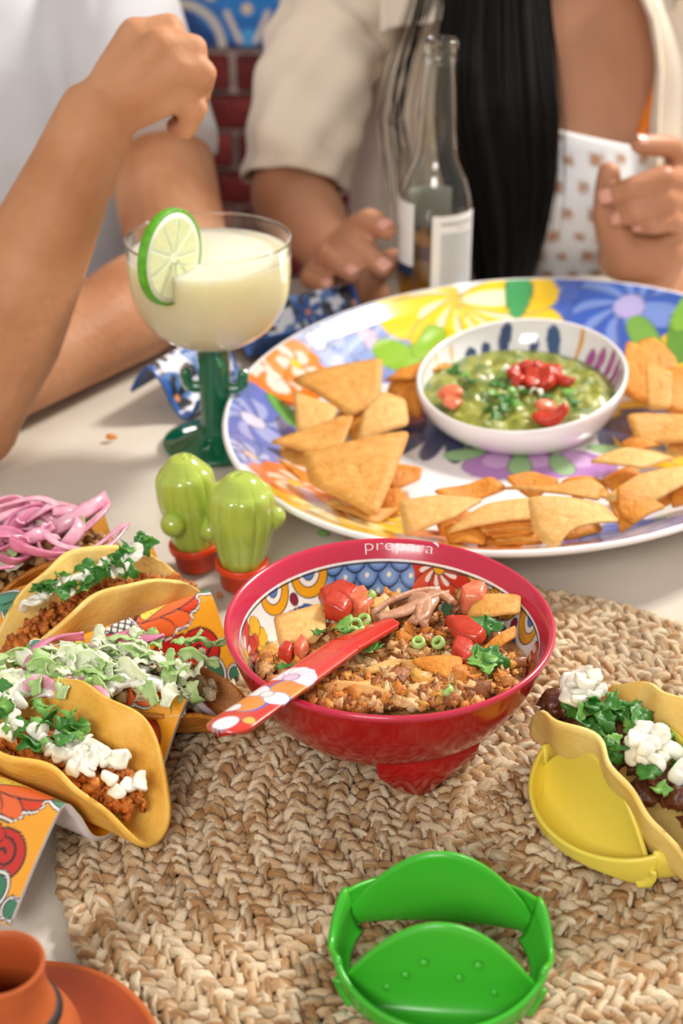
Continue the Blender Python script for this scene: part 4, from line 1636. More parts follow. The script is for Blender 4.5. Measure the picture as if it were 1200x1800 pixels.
# ---------------------------------------------------------------- taco in the front holder
rs = random.Random(5)
ax4 = (0.86, -0.505)
C4 = Vector((-0.1160, 0.5935, 0.0155)) + Vector((ax4[0], ax4[1], 0)) * -0.038
taco = thing('taco', 'yellow corn taco with orange mince, diced onion and cilantro in the front holder', 'taco', C4, 'tacos')
taco_shell(taco, C4, ax4, 0.066, 0.0165, 1.15, m_corn, 0.0028, 2, lean=0.0)
mince(taco, C4 + Vector((0, 0, 0.010)), ax4, 0.052, 0.020, 0.026, 3, ('dd8a34', 'b45c1e'), n=480, cs=0.0027)
for k in range(34):
    t = rs.uniform(0.0, 0.042)
    inst('onion_piece', rs.choice(ONION), Matrix.Translation(along(C4, ax4, t, rs.uniform(-0.010, 0.008), 0.040 - t * 0.10)) @ rot_rand(rs, 0.6), taco)
for k in range(14):
    inst('onion_piece', rs.choice(ONION), Matrix.Translation(along(C4, ax4, rs.uniform(-0.05, 0.0), rs.uniform(-0.014, 0.012), 0.045)) @ rot_rand(rs, 0.6), taco)
for k in range(34):
    t = rs.uniform(-0.055, 0.018)
    inst('cilantro_leaf', rs.choice(CIL), Matrix.Translation(along(C4, ax4, t, rs.uniform(-0.016, 0.016), 0.0475 + rs.uniform(-0.004, 0.004))) @ rot_rand(rs, 0.8), taco)
for k in range(3):
    inst('onion_piece', rs.choice(ONION), Matrix.Translation(along(C4, ax4, 0.046 + 0.003 * k, -0.008 + 0.006 * k, 0.030)) @ rot_rand(rs, 0.6), taco)

# ---------------------------------------------------------------- taco in the middle trough of the rear holder
ax2 = (0.807, 0.59)
C2 = Vector((AO[0] + 0.59 * 0.105, AO[1] - 0.807 * 0.105, 0.0115))
taco = thing('taco', 'yellow corn taco with cilantro and onion between two orange crests', 'taco', C2, 'tacos')
taco_shell(taco, C2, ax2, 0.070, 0.0130, 1.28, m_corn_y, 0.0022, 5, lean=-0.05)
mince(taco, C2 + Vector((0, 0, 0.010)), ax2, 0.064, 0.014, 0.034, 13, ('d07e30', 'a4501a'), n=420, cs=0.0027)
for k in range(20):
    t = -0.045 + 0.004 * k
    inst('onion_piece', rs.choice(ONION), Matrix.Translation(along(C2, ax2, t, rs.uniform(-0.006, 0.010), 0.050 + 0.010 * (k / 20))) @ rot_rand(rs, 0.6), taco)
for k in range(24):
    t = rs.uniform(-0.035, 0.042)
    inst('cilantro_leaf', rs.choice(CIL), Matrix.Translation(along(C2, ax2, t, rs.uniform(-0.010, 0.012), 0.057 + 0.10 * max(t, 0) + rs.uniform(-0.003, 0.003))) @ rot_rand(rs, 0.9), taco)

# ---------------------------------------------------------------- crisp taco under pickled onion (back left)
ax1 = (0.807, 0.59)
C1 = Vector((AO[0] + 0.59 * 0.035, AO[1] - 0.807 * 0.035, 0.0115))
taco = thing('taco', 'crisp fried taco heaped with pickled pink onion strips', 'taco', C1, 'tacos')
taco_shell(taco, C1, ax1, 0.058, 0.0135, 1.22, m_fried, 0.0022, 8)
mince(taco, C1 + Vector((0, 0, 0.014)), ax1, 0.048, 0.018, 0.032, 23, ('c9a06a', 'a87a48'), n=160, cs=0.003, name='shredded_filling')
for k in range(26):
    t0, w0 = rs.uniform(-0.050, 0.010), rs.uniform(-0.020, 0.020)
    a = rs.uniform(0, 2 * pi)
    pts = [along(C1, ax1, t0 + 0.020 * cos(a + q * 0.7) * q * 0.6, w0 + 0.014 * sin(a + q * 0.7) * q * 0.6, 0.052 + 0.006 * sin(q * 1.4 + k) + 0.00025 * k) for q in range(5)]
    ribbon(pts, 0.0085, m_pink if k % 3 else m_pink2, 'onion_strip', taco, 0.0012, seed=k * 0.7)
ribbon([PY(25, 985, C1.y - 0.01), PY(34, 968, C1.y), PY(45, 950, C1.y), PY(62, 944, C1.y + 0.01)], 0.011, m_pink2, 'onion_strip', taco, 0.0014, seed=0.3)
ribbon([PY(2, 978, C1.y - 0.01), PY(50, 972, C1.y - 0.012), PY(100, 985, C1.y - 0.012), PY(124, 990, C1.y - 0.01), PY(112, 1003, C1.y - 0.01)], 0.008, m_pink2, 'onion_strip', taco, 0.0014, seed=1.3)
for k in range(12):
    inst('lettuce_shred', leaf_mesh('lettuce_shred', 0.014, m_lett if k % 2 else m_lett2, k, 0.5, 2), Matrix.Translation(along(C1, ax1, rs.uniform(-0.05, 0.035), rs.uniform(-0.014, 0.014), 0.050 + rs.uniform(-0.004, 0.004))) @ rot_rand(rs, 0.9), taco)

# ---------------------------------------------------------------- crisp taco under lettuce and crema (between the holders)
ax3 = (0.995, 0.02)
C3 = Vector((-0.121, 0.676, 0.0140))
taco = thing('taco', 'crisp fried taco buried under shredded lettuce, crema and pink onion', 'taco', C3, 'tacos')
taco_shell(taco, C3, ax3, 0.045, 0.0150, 0.95, m_fried, 0.0016, 11, stretch=1.62)
mince(taco, C3 + Vector((-0.004, 0, 0.012)), ax3, 0.052, 0.020, 0.032, 33, ('d8c9a8', 'b99a6c'), n=200, cs=0.0034, name='shredded_filling')
LET = [leaf_mesh('lettuce_shred', 0.013, m_lett if k % 2 else m_lett2, 40 + k, 0.6, 2 + k % 2) for k in range(8)] + [leaf_mesh('lettuce_shred', 0.011, m_cil2, 60, 0.6, 3)]
for k in range(44):
    t, w = rs.uniform(-0.070, 0.046), rs.uniform(-0.024, 0.022)
    inst('lettuce_shred', rs.choice(LET), Matrix.Translation(along(C3, ax3, t, w - 0.003, 0.040 - 8.0 * w * w * 2 + rs.uniform(-0.003, 0.008))) @ rot_rand(rs, 1.1) @ Matrix.Scale(rs.uniform(0.6, 1.15), 4), taco)
for k in range(40):
    t, w = rs.uniform(-0.068, 0.036), rs.uniform(-0.022, 0.016)
    pts = [along(C3, ax3, t + 0.008 * q * cos(k), w - 0.004 + 0.006 * q * sin(k), 0.046 + 0.003 * sin(q * 2 + k) + 0.00012 * k) for q in range(4)]
    ribbon(pts, 0.0085, m_lett2 if k % 2 else m_lett, 'lettuce_shred', taco, 0.0007, wav=0.0008, seed=k)
for k, (a, b) in enumerate(((140, 1165), (165, 1185), (120, 1195), (205, 1200), (95, 1205), (180, 1160), (230, 1185), (150, 1150), (60, 1200), (130, 1178), (185, 1205), (255, 1200), (30, 1215), (215, 1170))):
    q = P(a, b, 0.0570)
    me = blob_mesh('crema_dollop', 0.012, 0.007, 0.0035, m_crema, k, 0.5)
    inst('crema_dollop', me, Matrix.Translation(q) @ Matrix.Rotation(k * 1.1, 4, 'Z'), taco)
for k, pts in enumerate((((50, 1172), (62, 1145), (95, 1127), (148, 1120)), ((190, 1130), (230, 1122), (262, 1125), (288, 1120)), ((160, 1215), (175, 1225), (185, 1240)), ((40, 1205), (75, 1200), (110, 1210)), ((100, 1195), (130, 1188), (150, 1196)))):
    ribbon([P(a, b, 0.0610) for a, b in pts], 0.0095, m_pink2 if k < 2 else m_pink, 'onion_strip', taco, 0.0014, seed=0.5 + k)
# ---------------------------------------------------------------- beef taco in the yellow stand
ax5 = (cos(YROT), sin(YROT))
C5 = Vector((YC.x, YC.y, 0.0150))
taco = thing('taco', 'soft yellow taco with dark beef, onion and cilantro in the yellow stand', 'taco', C5, 'tacos')
taco_shell(taco, C5, ax5, 0.073, 0.0170, 1.22, m_corn_y, 0.0036, 4, thick=0.0024)
for k in range(30):
    t = rs.uniform(-0.062, 0.062)
    me = blob_mesh('beef_chunk', rs.uniform(0.009, 0.014), rs.uniform(0.006, 0.010), rs.uniform(0.005, 0.008), m_beef, k + 50, 0.75, 2.6)
    inst('beef_chunk', me, Matrix.Translation(along(C5, ax5, t, rs.uniform(-0.010, 0.010), rs.uniform(0.030, 0.040))) @ rot_rand(rs, 0.4) @ Matrix.Scale(0.85, 4), taco)
for (t0, t1, n) in ((-0.060, -0.040, 14), (-0.006, 0.022, 22), (0.03, 0.04, 3)):
    for k in range(n):
        inst('onion_piece', rs.choice(ONION), Matrix.Translation(along(C5, ax5, rs.uniform(t0, t1), rs.uniform(-0.011, 0.011), 0.050 + rs.uniform(-0.004, 0.005))) @ rot_rand(rs, 0.7) @ Matrix.Scale(1.15, 4), taco)
for (t0, t1, n) in ((-0.044, -0.012, 22), (-0.01, 0.04, 18)):
    for k in range(n):
        w = rs.uniform(-0.014, 0.014) if t0 < -0.02 else rs.choice((-1, 1)) * rs.uniform(0.009, 0.016)
        inst('cilantro_leaf', rs.choice(CIL), Matrix.Translation(along(C5, ax5, rs.uniform(t0, t1), w, 0.048 + rs.uniform(-0.004, 0.003))) @ rot_rand(rs, 0.8), taco)

# ================================================================ tortilla chips on the platter


def chip(pix, mat, label, zc=0.03, tilt=0.0002, bulge=0.004, seed=0, name='tortilla_chip', zs=None, group='tortilla chips on the platter', thick=0.0015, rnd=0.16):
    """a chip whose outline passes through pixels, lying at height zc and tilted up to the back"""
    yc = sum(q[1] for q in pix) / len(pix)
    pts = []
    for k, (a, b) in enumerate(pix):
        z = (zs[k] if zs else zc + tilt * (yc - b))
        pts.append(np.array(P(a, b, z)))
    n = len(pts)
    out = []
    for i in range(n):                     # rounded corners
        p0, p1, p2 = pts[i - 1], pts[i], pts[(i + 1) % n]
        a, b = p1 + (p0 - p1) * rnd, p1 + (p2 - p1) * rnd
        for t in (0, 0.33, 0.67, 1.0):
            out.append(a * (1 - t) ** 2 + 2 * p1 * t * (1 - t) + b * t * t)
        e = p2 + (p1 - p2) * rnd
        for t in (0.25, 0.5, 0.75):
            out.append(b * (1 - t) + e * t)
    out = np.array(out)
    c = out.mean(axis=0)
    nn = np.zeros(3)
    for i in range(len(out)):
        nn += np.cross(out[i] - c, out[(i + 1) % len(out)] - c)
    nn /= np.linalg.norm(nn) + 1e-12
    if nn[2] < 0:
        out = out[::-1]; nn = -nn
    rsd = random.Random(seed)
    m = 5
    d0 = out[0] - c
    e1 = d0 / np.linalg.norm(d0); e2 = np.cross(nn, e1)
    ph = rsd.uniform(0, 6.28)
    Pm = np.zeros((len(out), m, 3))
    size = np.linalg.norm(out - c, axis=1).max()
    for i, o in enumerate(out):
        for j in range(m):
            k = (j + 0.06) / (m - 1 + 0.06)
            q = c + (o - c) * k
            x, y = (q - c) @ e1 / size, (q - c) @ e2 / size
            a = x * cos(ph) + y * sin(ph)
            b = -x * sin(ph) + y * cos(ph)
            h = bulge * (0.5 - 1.6 * a * a) + bulge * 0.35 * sin(3 * b + ph)
            Pm[i, j] = q + nn * h
    V, F = sheet(Pm, thick, wrap_u=True)
    no = len(out)
    F = F + [tuple(i * m for i in range(no))[::-1], tuple(no * m + i * m for i in range(no))]
    o = obj(name, V, F, mat)
    tag(o, label, 'chip', group)
    return o


LT = 'toasted tortilla chip in the heap on the glass side of the platter'
CH = [
    # left heap
    ([(478, 792), (530, 770), (560, 800), (530, 838)], m_chip_tan, "small tan chip lowest at the platter's painted edge by the glass", 0.022),
    ([(480, 800), (528, 832), (560, 850), (545, 870)], m_chip_or, 'dark orange chip half hidden under the small tan edge chip', 0.020),
    ([(560, 880), (640, 905), (700, 890), (660, 930)], m_chip_tan, 'narrow tan chip peeking out below the largest tan chip', 0.022),
    ([(650, 868), (700, 860), (725, 885), (680, 915)], m_chip_or, 'orange chip corner under the largest tan chip near the yellow petals', 0.020),
    ([(515, 690), (594, 722), (585, 745), (522, 768)], m_chip_pale, 'pale triangular chip beside the orange painted flower', 0.034),
    ([(590, 735), (640, 700), (720, 745), (640, 790)], m_chip_or, 'orange chip sunk in the middle of the heap', 0.026),
    ([(470, 782), (600, 735), (622, 737), (600, 790), (540, 800)], m_chip_tan, 'long tan chip lying behind the largest tan chip', 0.032),
    ([(505, 664), (673, 627), (668, 712), (612, 735)], m_chip_tan, 'big toasted tortilla chip lying topmost towards the back of the heap', 0.040),
    ([(672, 692), (712, 705), (718, 752), (628, 778), (636, 735)], m_chip_pale, 'pale chip with a notched edge facing the dip well', 0.036),
    ([(690, 812), (742, 826), (738, 842), (690, 868), (672, 845)], m_chip_or, 'small orange tortilla chip beside the dark blue painted fan', 0.020),
    ([(530, 796), (620, 778), (722, 750), (684, 865), (660, 918), (545, 852)], m_chip_tan, 'largest tortilla chip, broad and tan, leaning on the heap', 0.043),
    # behind the well on the left
    ([(678, 690), (700, 650), (760, 640), (742, 700)], m_chip_or, 'orange chip leaning on the left foot of the dip well rim', 0.026),
    ([(672, 665), (760, 632), (800, 640), (730, 672)], m_chip_or, 'orange chip lying across the others beside the green scroll', 0.034),
    ([(740, 640), (770, 610), (830, 590), (800, 622), (765, 650)], m_chip_or, 'pointed orange chip below the yellow painted flower', 0.030),
    ([(690, 720), (700, 680), (735, 690), (740, 730)], m_chip_or, 'small orange chip touching the wall of the dip well', 0.022),
    # right heap
    ([(1092, 690), (1100, 595), (1142, 612), (1152, 720)], m_chip_or, 'dark orange chip standing against the dip well', 0.040),
    ([(1120, 600), (1150, 588), (1190, 640), (1180, 690), (1128, 690)], m_chip_or, 'orange chip standing in front of the blue painted flower', 0.038),
    ([(1165, 640), (1230, 650), (1240, 740), (1165, 730)], m_chip_or, 'orange chip standing beside the painted green leaves', 0.043),
    ([(1132, 640), (1182, 655), (1178, 722), (1138, 722)], m_chip_tan, 'tan tortilla chip standing upright beyond the dip well', 0.050),
    ([(1098, 735), (1220, 722), (1225, 785), (1120, 778)], m_chip_tan, 'wide tan tortilla chip lying across the heap beyond the dip well', 0.040),
    # front row, lowest first
    ([(1180, 770), (1260, 780), (1240, 820), (1170, 800)], m_chip_tan, 'tan chip at the bottom of the front heap under the wide tan chip', 0.028),
    ([(760, 905), (830, 900), (850, 940), (780, 955)], m_chip_or, 'orange chip at the bottom of the front heap under the pale chips', 0.022),
    ([(1055, 840), (1110, 820), (1150, 850), (1080, 875)], m_chip_or, 'orange chip at the bottom of the front heap under the long pale chip', 0.028),
    ([(1130, 880), (1210, 850), (1230, 870), (1150, 905)], m_chip_or, 'orange chip at the bottom of the front heap beside the speckled chip', 0.032),
    ([(1180, 850), (1240, 835), (1230, 880), (1180, 890)], m_chip_or, 'orange chip leaning on the platter wall beyond the speckled chip', 0.038),
    ([(960, 900), (1030, 890), (1060, 930), (990, 960)], m_chip_or, 'orange chip at the bottom of the front heap under the largest pale chip', 0.025),
    ([(758, 872), (860, 842), (892, 868), (800, 890)], m_chip_or, 'orange tortilla chip behind the pale ones at the front', 0.026),
    ([(885, 845), (935, 828), (985, 850), (940, 880)], m_chip_or, 'orange tortilla chip with a folded corner below the purple petals', 0.033),
    ([(780, 925), (850, 920), (852, 962), (790, 955)], m_chip_or, 'square orange chip at the front under the long pale ones', 0.030),
    ([(985, 838), (1060, 842), (1075, 880), (1010, 885)], m_chip_or, 'orange chip at the bottom of the front heap under the curled tan chip', 0.028),
    ([(1090, 775), (1150, 763), (1160, 785), (1110, 800)], m_chip_or, 'rounded orange chip between the dip well and the front heap', 0.034),
    ([(1035, 808), (1095, 790), (1190, 798), (1130, 832), (1080, 822)], m_chip_pale, 'long pale chip pointing at the dip well', 0.042),
    ([(870, 848), (960, 862), (1035, 845), (1062, 862), (1050, 888), (960, 872)], m_chip_tan, 'curled tan chip across the middle of the front heap', 0.040),
    ([(700, 882), (775, 872), (852, 874), (800, 915), (712, 942)], m_chip_pale, 'pale chip at the front nearest the red bowl rim', 0.040),
    ([(782, 930), (850, 890), (968, 868), (940, 918), (860, 925)], m_chip_pale, 'long pale chip lying beside the largest pale chip', 0.041),
    ([(1060, 868), (1120, 838), (1230, 812), (1230, 845), (1140, 892)], m_chip_pale, 'long pale chip sloping along the right of the front heap', 0.048),
    ([(1068, 882), (1112, 880), (1116, 922), (1090, 936)], m_chip_or, 'small yellow orange chip beside the speckled chip', 0.040),
    ([(1082, 862), (1110, 856), (1172, 892), (1112, 926), (1086, 900)], m_chip_or, 'speckled orange chip near the platter edge', 0.046),
    ([(925, 878), (1062, 876), (1090, 912), (1005, 935), (972, 970), (938, 930)], m_chip_pale, 'largest pale chip at the front of the platter', 0.047),
]
for k, (pix, mm, lb, zc) in enumerate(CH):
    chip(pix, mm, lb, zc, 0.00018, 0.0032 + 0.0012 * (k % 3), k)
rs = random.Random(12)
for k in range(11):                       # neat stack of thin chips at the front
    a, b = 905 + rs.uniform(-22, 22), 965 - k * 4.6
    w = rs.uniform(38, 58)
    chip([(a - w, b - 4), (a - 8, b - 14), (a + w, b - 8), (a + w * 0.9, b + 4), (a - w * 0.8, b + 7)], m_chip_or if k % 4 else m_chip_tan,
         'thin orange chip stacked below the largest pale chip', 0.020 + 0.0016 * k, 0.0001, 0.0015, 100 + k, group='stack of thin orange chips')

# ================================================================ guacamole
nr, nt_ = 46, 120
Pm = np.zeros((nt_, nr, 3))
for i in range(nt_):
    t = 2 * pi * i / nt_
    lo, hi = 0.0, 1.0
    zt = 0.0315 + 0.0028 * (1 + cos(t - radians(40)))
    for _ in range(20):
        mid = (lo + hi) / 2
        if well_pt(t, mid, True)[2] < zt:
            lo = mid
        else:
            hi = mid
    e = np.array(well_pt(t, lo, True))
    for j in range(nr):
        k = (j + 0.02) / (nr - 1 + 0.02)
        c = np.array([WC[0], WC[1], 0.0345])
        Pm[i, j] = c + (e - c) * k * 0.995
X = Pm.reshape(-1, 3)
edge = np.tile(np.clip((1 - (np.arange(nr) / (nr - 1))) * 6, 0.15, 1), nt_)
nz = fbm(X * 95, 4, 4)
X[:, 2] += (nz - 0.40) * 0.016 * edge + 0.003 * edge
t1 = np.clip((fbm(X * 150, 9, 3) - 0.35) * 3, 0, 1)[:, None]
t2 = np.clip((fbm(X * 60 + 7, 19, 3) - 0.52) * 6, 0, 1)[:, None]
cg = np.array(lin('7d8430')) * (1 - t1) + np.array(lin('a3a548')) * t1
cg = cg * (1 - t2 * 0.75) + np.array(lin('4f7036')) * t2 * 0.75
m_guac = material('guacamole_mash', rough=0.28, attr=True, var=0.2, vscale=400, bump=0.0012, bscale=420, coat=0.35)
bottom = X.copy(); bottom[:, 2] = 0.0255
bottom[:, :2] = WC + (bottom[:, :2] - WC) * 0.8
n = nr * nt_
F = grid_faces(nt_, nr, wrap_u=True, flip=True) + [tuple(i * nr for i in range(nt_))]
F2 = grid_faces(nt_, nr, wrap_u=True, off=n) + [tuple(n + i * nr for i in range(nt_))[::-1]]
Fs = [(i * nr + nr - 1, i * nr + nr - 1 + n, ((i + 1) % nt_) * nr + nr - 1 + n, ((i + 1) % nt_) * nr + nr - 1)[::-1] for i in range(nt_)]
gu = thing('guacamole', 'chunky green guacamole filling the dip well', 'guacamole', (WC[0], WC[1], 0.0255))
o = obj('mash', np.vstack([X, bottom]), F + F2 + Fs, m_guac, gu, np.vstack([cg, cg]))
o['kind'] = 'stuff'
rs = random.Random(8)
for k, (a, b, s) in enumerate(((905, 655, .010), (925, 648, .011), (945, 660, .012), (962, 655, .010), (935, 670, .009), (958, 672, .010), (985, 668, .009), (915, 668, .008), (790, 690, .010), (796, 705, .008), (972, 735, .013), (965, 715, .010))):
    z = 0.0445
    me = dice_mesh('tomato_piece', s * 1.7, m_tom if k not in (8, 9, 11) else m_tom2, k + 31)
    inst('tomato_piece', me, Matrix.Translation(P(a, b, z)) @ rot_rand(rs, 0.5), gu)
for k, (a, b) in enumerate(((880, 660), (870, 672), (885, 678), (868, 690), (880, 700), (895, 705), (815, 660), (800, 650), (830, 668), (908, 715), (885, 720), (860, 715), (1000, 690), (955, 695), (925, 690), (905, 690), (870, 735), (1010, 705))):
    inst('cilantro_leaf', leaf_mesh('cilantro_leaf', 0.0085, m_cil if k % 3 else m_cil2, k + 70, 0.4), Matrix.Translation(P(a, b, 0.0430)) @ rot_rand(rs, 0.5), gu)
for k, (a, b) in enumerate(((850, 665), (915, 682), (935, 685), (950, 688), (990, 655), (945, 640), (890, 645))):
    inst('onion_piece', rs.choice(ONION), Matrix.Translation(P(a, b, 0.0465)) @ rot_rand(rs, 0.7) @ Matrix.Scale(0.6, 4), gu)

# ================================================================ loaded salad in the red bowl
nr, nt_ = 40, 110
Pm = np.zeros((nt_, nr, 3))
for i in range(nt_):
    t = 2 * pi * i / nt_
    zr = 0.0620 - 0.012 * max(0, sin(t)) - 0.004 * max(0, cos(t - 2.6))
    rin = float(np.interp(zr, ip[::-1, 1], ip[::-1, 0])) - 0.0008
    for j in range(nr):
        k = (j + 0.02) / (nr - 1 + 0.02)
        z = zr + (0.0665 - zr) * (1 - k * k)
        Pm[i, j] = (BC.x + rin * k * cos(t), BC.y + rin * k * sin(t), z)
X = Pm.reshape(-1, 3)
edge = np.tile(np.clip((1 - (np.arange(nr) / (nr - 1))) * 5, 0.1, 1), nt_)
X[:, 2] += (fbm(X * 130, 5, 4) - 0.45) * 0.016 * edge
t1 = np.clip((fbm(X * 210, 14, 3) - 0.35) * 3, 0, 1)[:, None]
t2 = np.clip((fbm(X * 90 + 5, 29, 3) - 0.5) * 6, 0, 1)[:, None]
cs_ = np.array(lin('b87838')) * (1 - t1) + np.array(lin('e0b070')) * t1
cs_ = cs_ * (1 - t2 * 0.8) + np.array(lin('8e5226')) * t2 * 0.6
m_salad = material('salad_mix', rough=0.35, attr=True, var=0.3, vscale=600, bump=0.0014, bscale=500, coat=0.25)
bottom = X.copy(); bottom[:, 2] = 0.036
bottom[:, :2] = np.array([BC.x, BC.y]) + (bottom[:, :2] - np.array([BC.x, BC.y])) * 0.70
n = nr * nt_
sal = thing('taco_salad', 'mince and bean taco salad filling the red bowl', 'salad', (BC.x, BC.y, 0.036))
F = grid_faces(nt_, nr, wrap_u=True, flip=True) + [tuple(i * nr for i in range(nt_))]
F2 = grid_faces(nt_, nr, wrap_u=True, off=n) + [tuple(n + i * nr for i in range(nt_))[::-1]]
Fs = [(i * nr + nr - 1, i * nr + nr - 1 + n, ((i + 1) % nt_) * nr + nr - 1 + n, ((i + 1) % nt_) * nr + nr - 1)[::-1] for i in range(nt_)]
o = obj('mince_base', np.vstack([X, bottom]), F + F2 + Fs, m_salad, sal, np.vstack([cs_, cs_])); o['kind'] = 'stuff'
rs = random.Random(31)
# crumbled mince over the front and middle: one mesh of many small lumps
g = G()
zones = [(545, 850, 1168, 1240, 820), (585, 665, 1075, 1125, 170), (690, 800, 1105, 1170, 220), (760, 905, 1150, 1218, 260), (660, 770, 1045, 1100, 120), (805, 900, 1035, 1080, 110), (460, 560, 1150, 1215, 90)]
for (x0, x1, y0, y1, nn) in zones:
    for k in range(nn):
        a, b = rs.uniform(x0, x1), rs.uniform(y0, y1)
        z = (0.0735 if b > 1190 else 0.0695) + rs.uniform(-0.004, 0.004)
        q = P(a, b, z)
        if (q - Vector((BC.x, BC.y, z))).length > 0.0785:
            continue
        r = 0.0021 * rs.uniform(0.6, 1.7) * (1.9 if k % 13 == 0 else 1.0)
        V, F = ellipsoid((0, 0, 0), (1, 1, 1), 8, 6)
        V = V * np.clip(1 + 2.0 * (vnoise(V * 2.6 + k * 3.3, k) - 0.5), 0.35, 1.9)[:, None] * np.array([r * rs.uniform(0.8, 1.7), r, r * 0.8])
        V = V @ np.array(rot_rand(rs).to_3x3()).T + np.array(q)
        c0 = np.array(lin(rs.choice(['cc9050', 'a8622c', 'dcaa6c', '8e5228', 'd88430', 'e0a044', 'c07a38', 'e4bc84'])))
        g.add(V, F, c0)
o = gobj('mince_crumbs', g, m_mince, sal); o['kind'] = 'stuff'
# beans and meat strips
m_bean = material('pinto_bean', 'b07a5e', 0.25, col2='99624a', vscale=150, coat=0.4, sss=0.2)
m_meat = material('meat_strip', 'c99a7c', 0.4, col2='b57e5c', vscale=90, coat=0.3, bump=0.0008, bscale=300)
for k, (a, b) in enumerate(((640, 1100), (655, 1112), (735, 1140), (750, 1125), (720, 1190), (770, 1200), (690, 1180), (830, 1190), (600, 1190), (660, 1205), (745, 1215), (860, 1175), (780, 1175), (870, 1120), (815, 1070))):
    me = blob_mesh('bean', 0.0078, 0.0050, 0.0045, m_bean, k, 0.2)
    inst('bean', me, Matrix.Translation(P(a, b, 0.0700)) @ rot_rand(rs, 0.5), sal)
for k, pts in enumerate((((660, 1085), (690, 1065), (730, 1050), (775, 1045)), ((665, 1092), (710, 1080), (745, 1062), (790, 1050)), ((735, 1100), (745, 1070), (770, 1050), (795, 1065)), ((720, 1052), (745, 1060), (742, 1085), (725, 1100)),
                         ((570, 1205), (620, 1212), (680, 1218)), ((560, 1190), (600, 1200), (650, 1196)), ((640, 1175), (690, 1165), (740, 1172)))):
    ribbon([P(a, b, 0.0775) for a, b in pts], 0.0085 if k < 4 else 0.006, m_meat if k < 4 else m_chip_pale, 'meat_strip' if k < 4 else 'cheese_strip', sal, 0.003, seed=k * 0.8)


def tomato(label, pix, zc, mat, h=0.008, seed=0):
    """wedge of tomato with a rounded skin side"""
    pts = [np.array(P(a, b, zc)) for a, b in pix]
    n = len(pts)
    c = np.mean(pts, axis=0)
    bm = bmesh.new()
    rsd = random.Random(seed)
    top = [bm.verts.new(Vector(c + (q - c) * 0.86) + Vector((0, 0, h * rsd.uniform(0.35, 0.7)))) for q in pts]
    bot = [bm.verts.new(Vector(q) - Vector((0, 0, h * 0.5))) for q in pts]
    bm.faces.new(top); bm.faces.new(bot[::-1])
    for i in range(n):
        bm.faces.new((top[i], bot[i], bot[(i + 1) % n], top[(i + 1) % n]))
    bmesh.ops.recalc_face_normals(bm, faces=bm.faces[:])
    bmesh.ops.bevel(bm, geom=list(bm.edges), offset=0.0021, segments=3, affect='EDGES', profile=0.5)
    for v in bm.verts:
        v.co += Vector((rsd.uniform(-1, 1), rsd.uniform(-1, 1), rsd.uniform(-1, 1))) * 0.00025
    V = np.array([tuple(v.co) for v in bm.verts]); bm.verts.index_update()
    F = [tuple(v.index for v in f.verts) for f in bm.faces]
    bm.free()
    o = obj('tomato_chunk', V, F, mat)
    tag(o, label, 'tomato', 'tomato chunks in the red bowl')
    return o


tomato('big red tomato chunk against the blue painted scales', [(556, 1040), (600, 1026), (640, 1042), (622, 1062), (570, 1072)], 0.0755, m_tom, 0.009, 1)
tomato('red tomato cube standing above the pale chip', [(565, 1075), (580, 1045), (622, 1060), (608, 1085)], 0.081, m_tom, 0.010, 2)
tomato('pale tomato piece between the red cubes and the bean strips', [(600, 1050), (640, 1032), (662, 1062), (632, 1080)], 0.0765, m_tom2, 0.008, 3)
tomato('upright tomato wedge at the back near the rim', [(805, 1045), (835, 1030), (858, 1040), (850, 1065), (812, 1062)], 0.080, m_tom2, 0.016, 4)
tomato('long orange red tomato slice in the middle of the salad', [(778, 1085), (820, 1085), (858, 1115), (845, 1130), (800, 1122)], 0.081, m_tom, 0.006, 5)
tomato('glossy red tomato chunk below the long slice', [(790, 1150), (800, 1122), (835, 1135), (838, 1160), (812, 1170)], 0.077, m_tom, 0.010, 6)
tomato('small tomato cube beside the knife handle', [(485, 1150), (500, 1130), (518, 1140), (510, 1160)], 0.078, m_tom, 0.009, 7)
tomato('pale pink tomato cube beside the pale chip', [(512, 1145), (530, 1120), (545, 1135), (530, 1155)], 0.078, m_tom2, 0.008, 8)
tomato('tomato sliver at the front rim', [(680, 1225), (705, 1205), (720, 1222), (700, 1234)], 0.074, m_tom, 0.005, 9)
tomato('small tomato piece beside the cilantro on the right', [(808, 1180), (822, 1165), (832, 1178), (820, 1195)], 0.076, m_tom, 0.006, 10)
GB = 'chips in the red bowl'
chip([(480, 1085), (570, 1062), (572, 1110), (552, 1135), (490, 1140)], m_chip_pale, 'broad pale chip in the red bowl beside the tomato cubes', 0.0755, 0.0001, 0.003, 301, group=GB)
chip([(455, 1145), (480, 1130), (510, 1180), (470, 1185)], m_chip_tan, 'small tan chip on the knife side of the red bowl', 0.070, 0.0001, 0.003, 302, group=GB)
chip([(820, 1080), (840, 1050), (915, 1042), (912, 1085), (860, 1090)], m_chip_tan, 'tan chip sticking up near the far rim of the red bowl', 0.080, 0.0001, 0.003, 303, group=GB)
chip([(720, 1160), (812, 1155), (808, 1205), (760, 1190)], m_chip_or, 'orange chip lying in the middle of the salad', 0.0785, 0.0001, 0.003, 304, group=GB)
chip([(838, 1150), (880, 1122), (905, 1100), (905, 1128), (860, 1155)], m_chip_or, 'curled orange chip on the right of the salad', 0.077, 0.0001, 0.004, 305, group=GB)
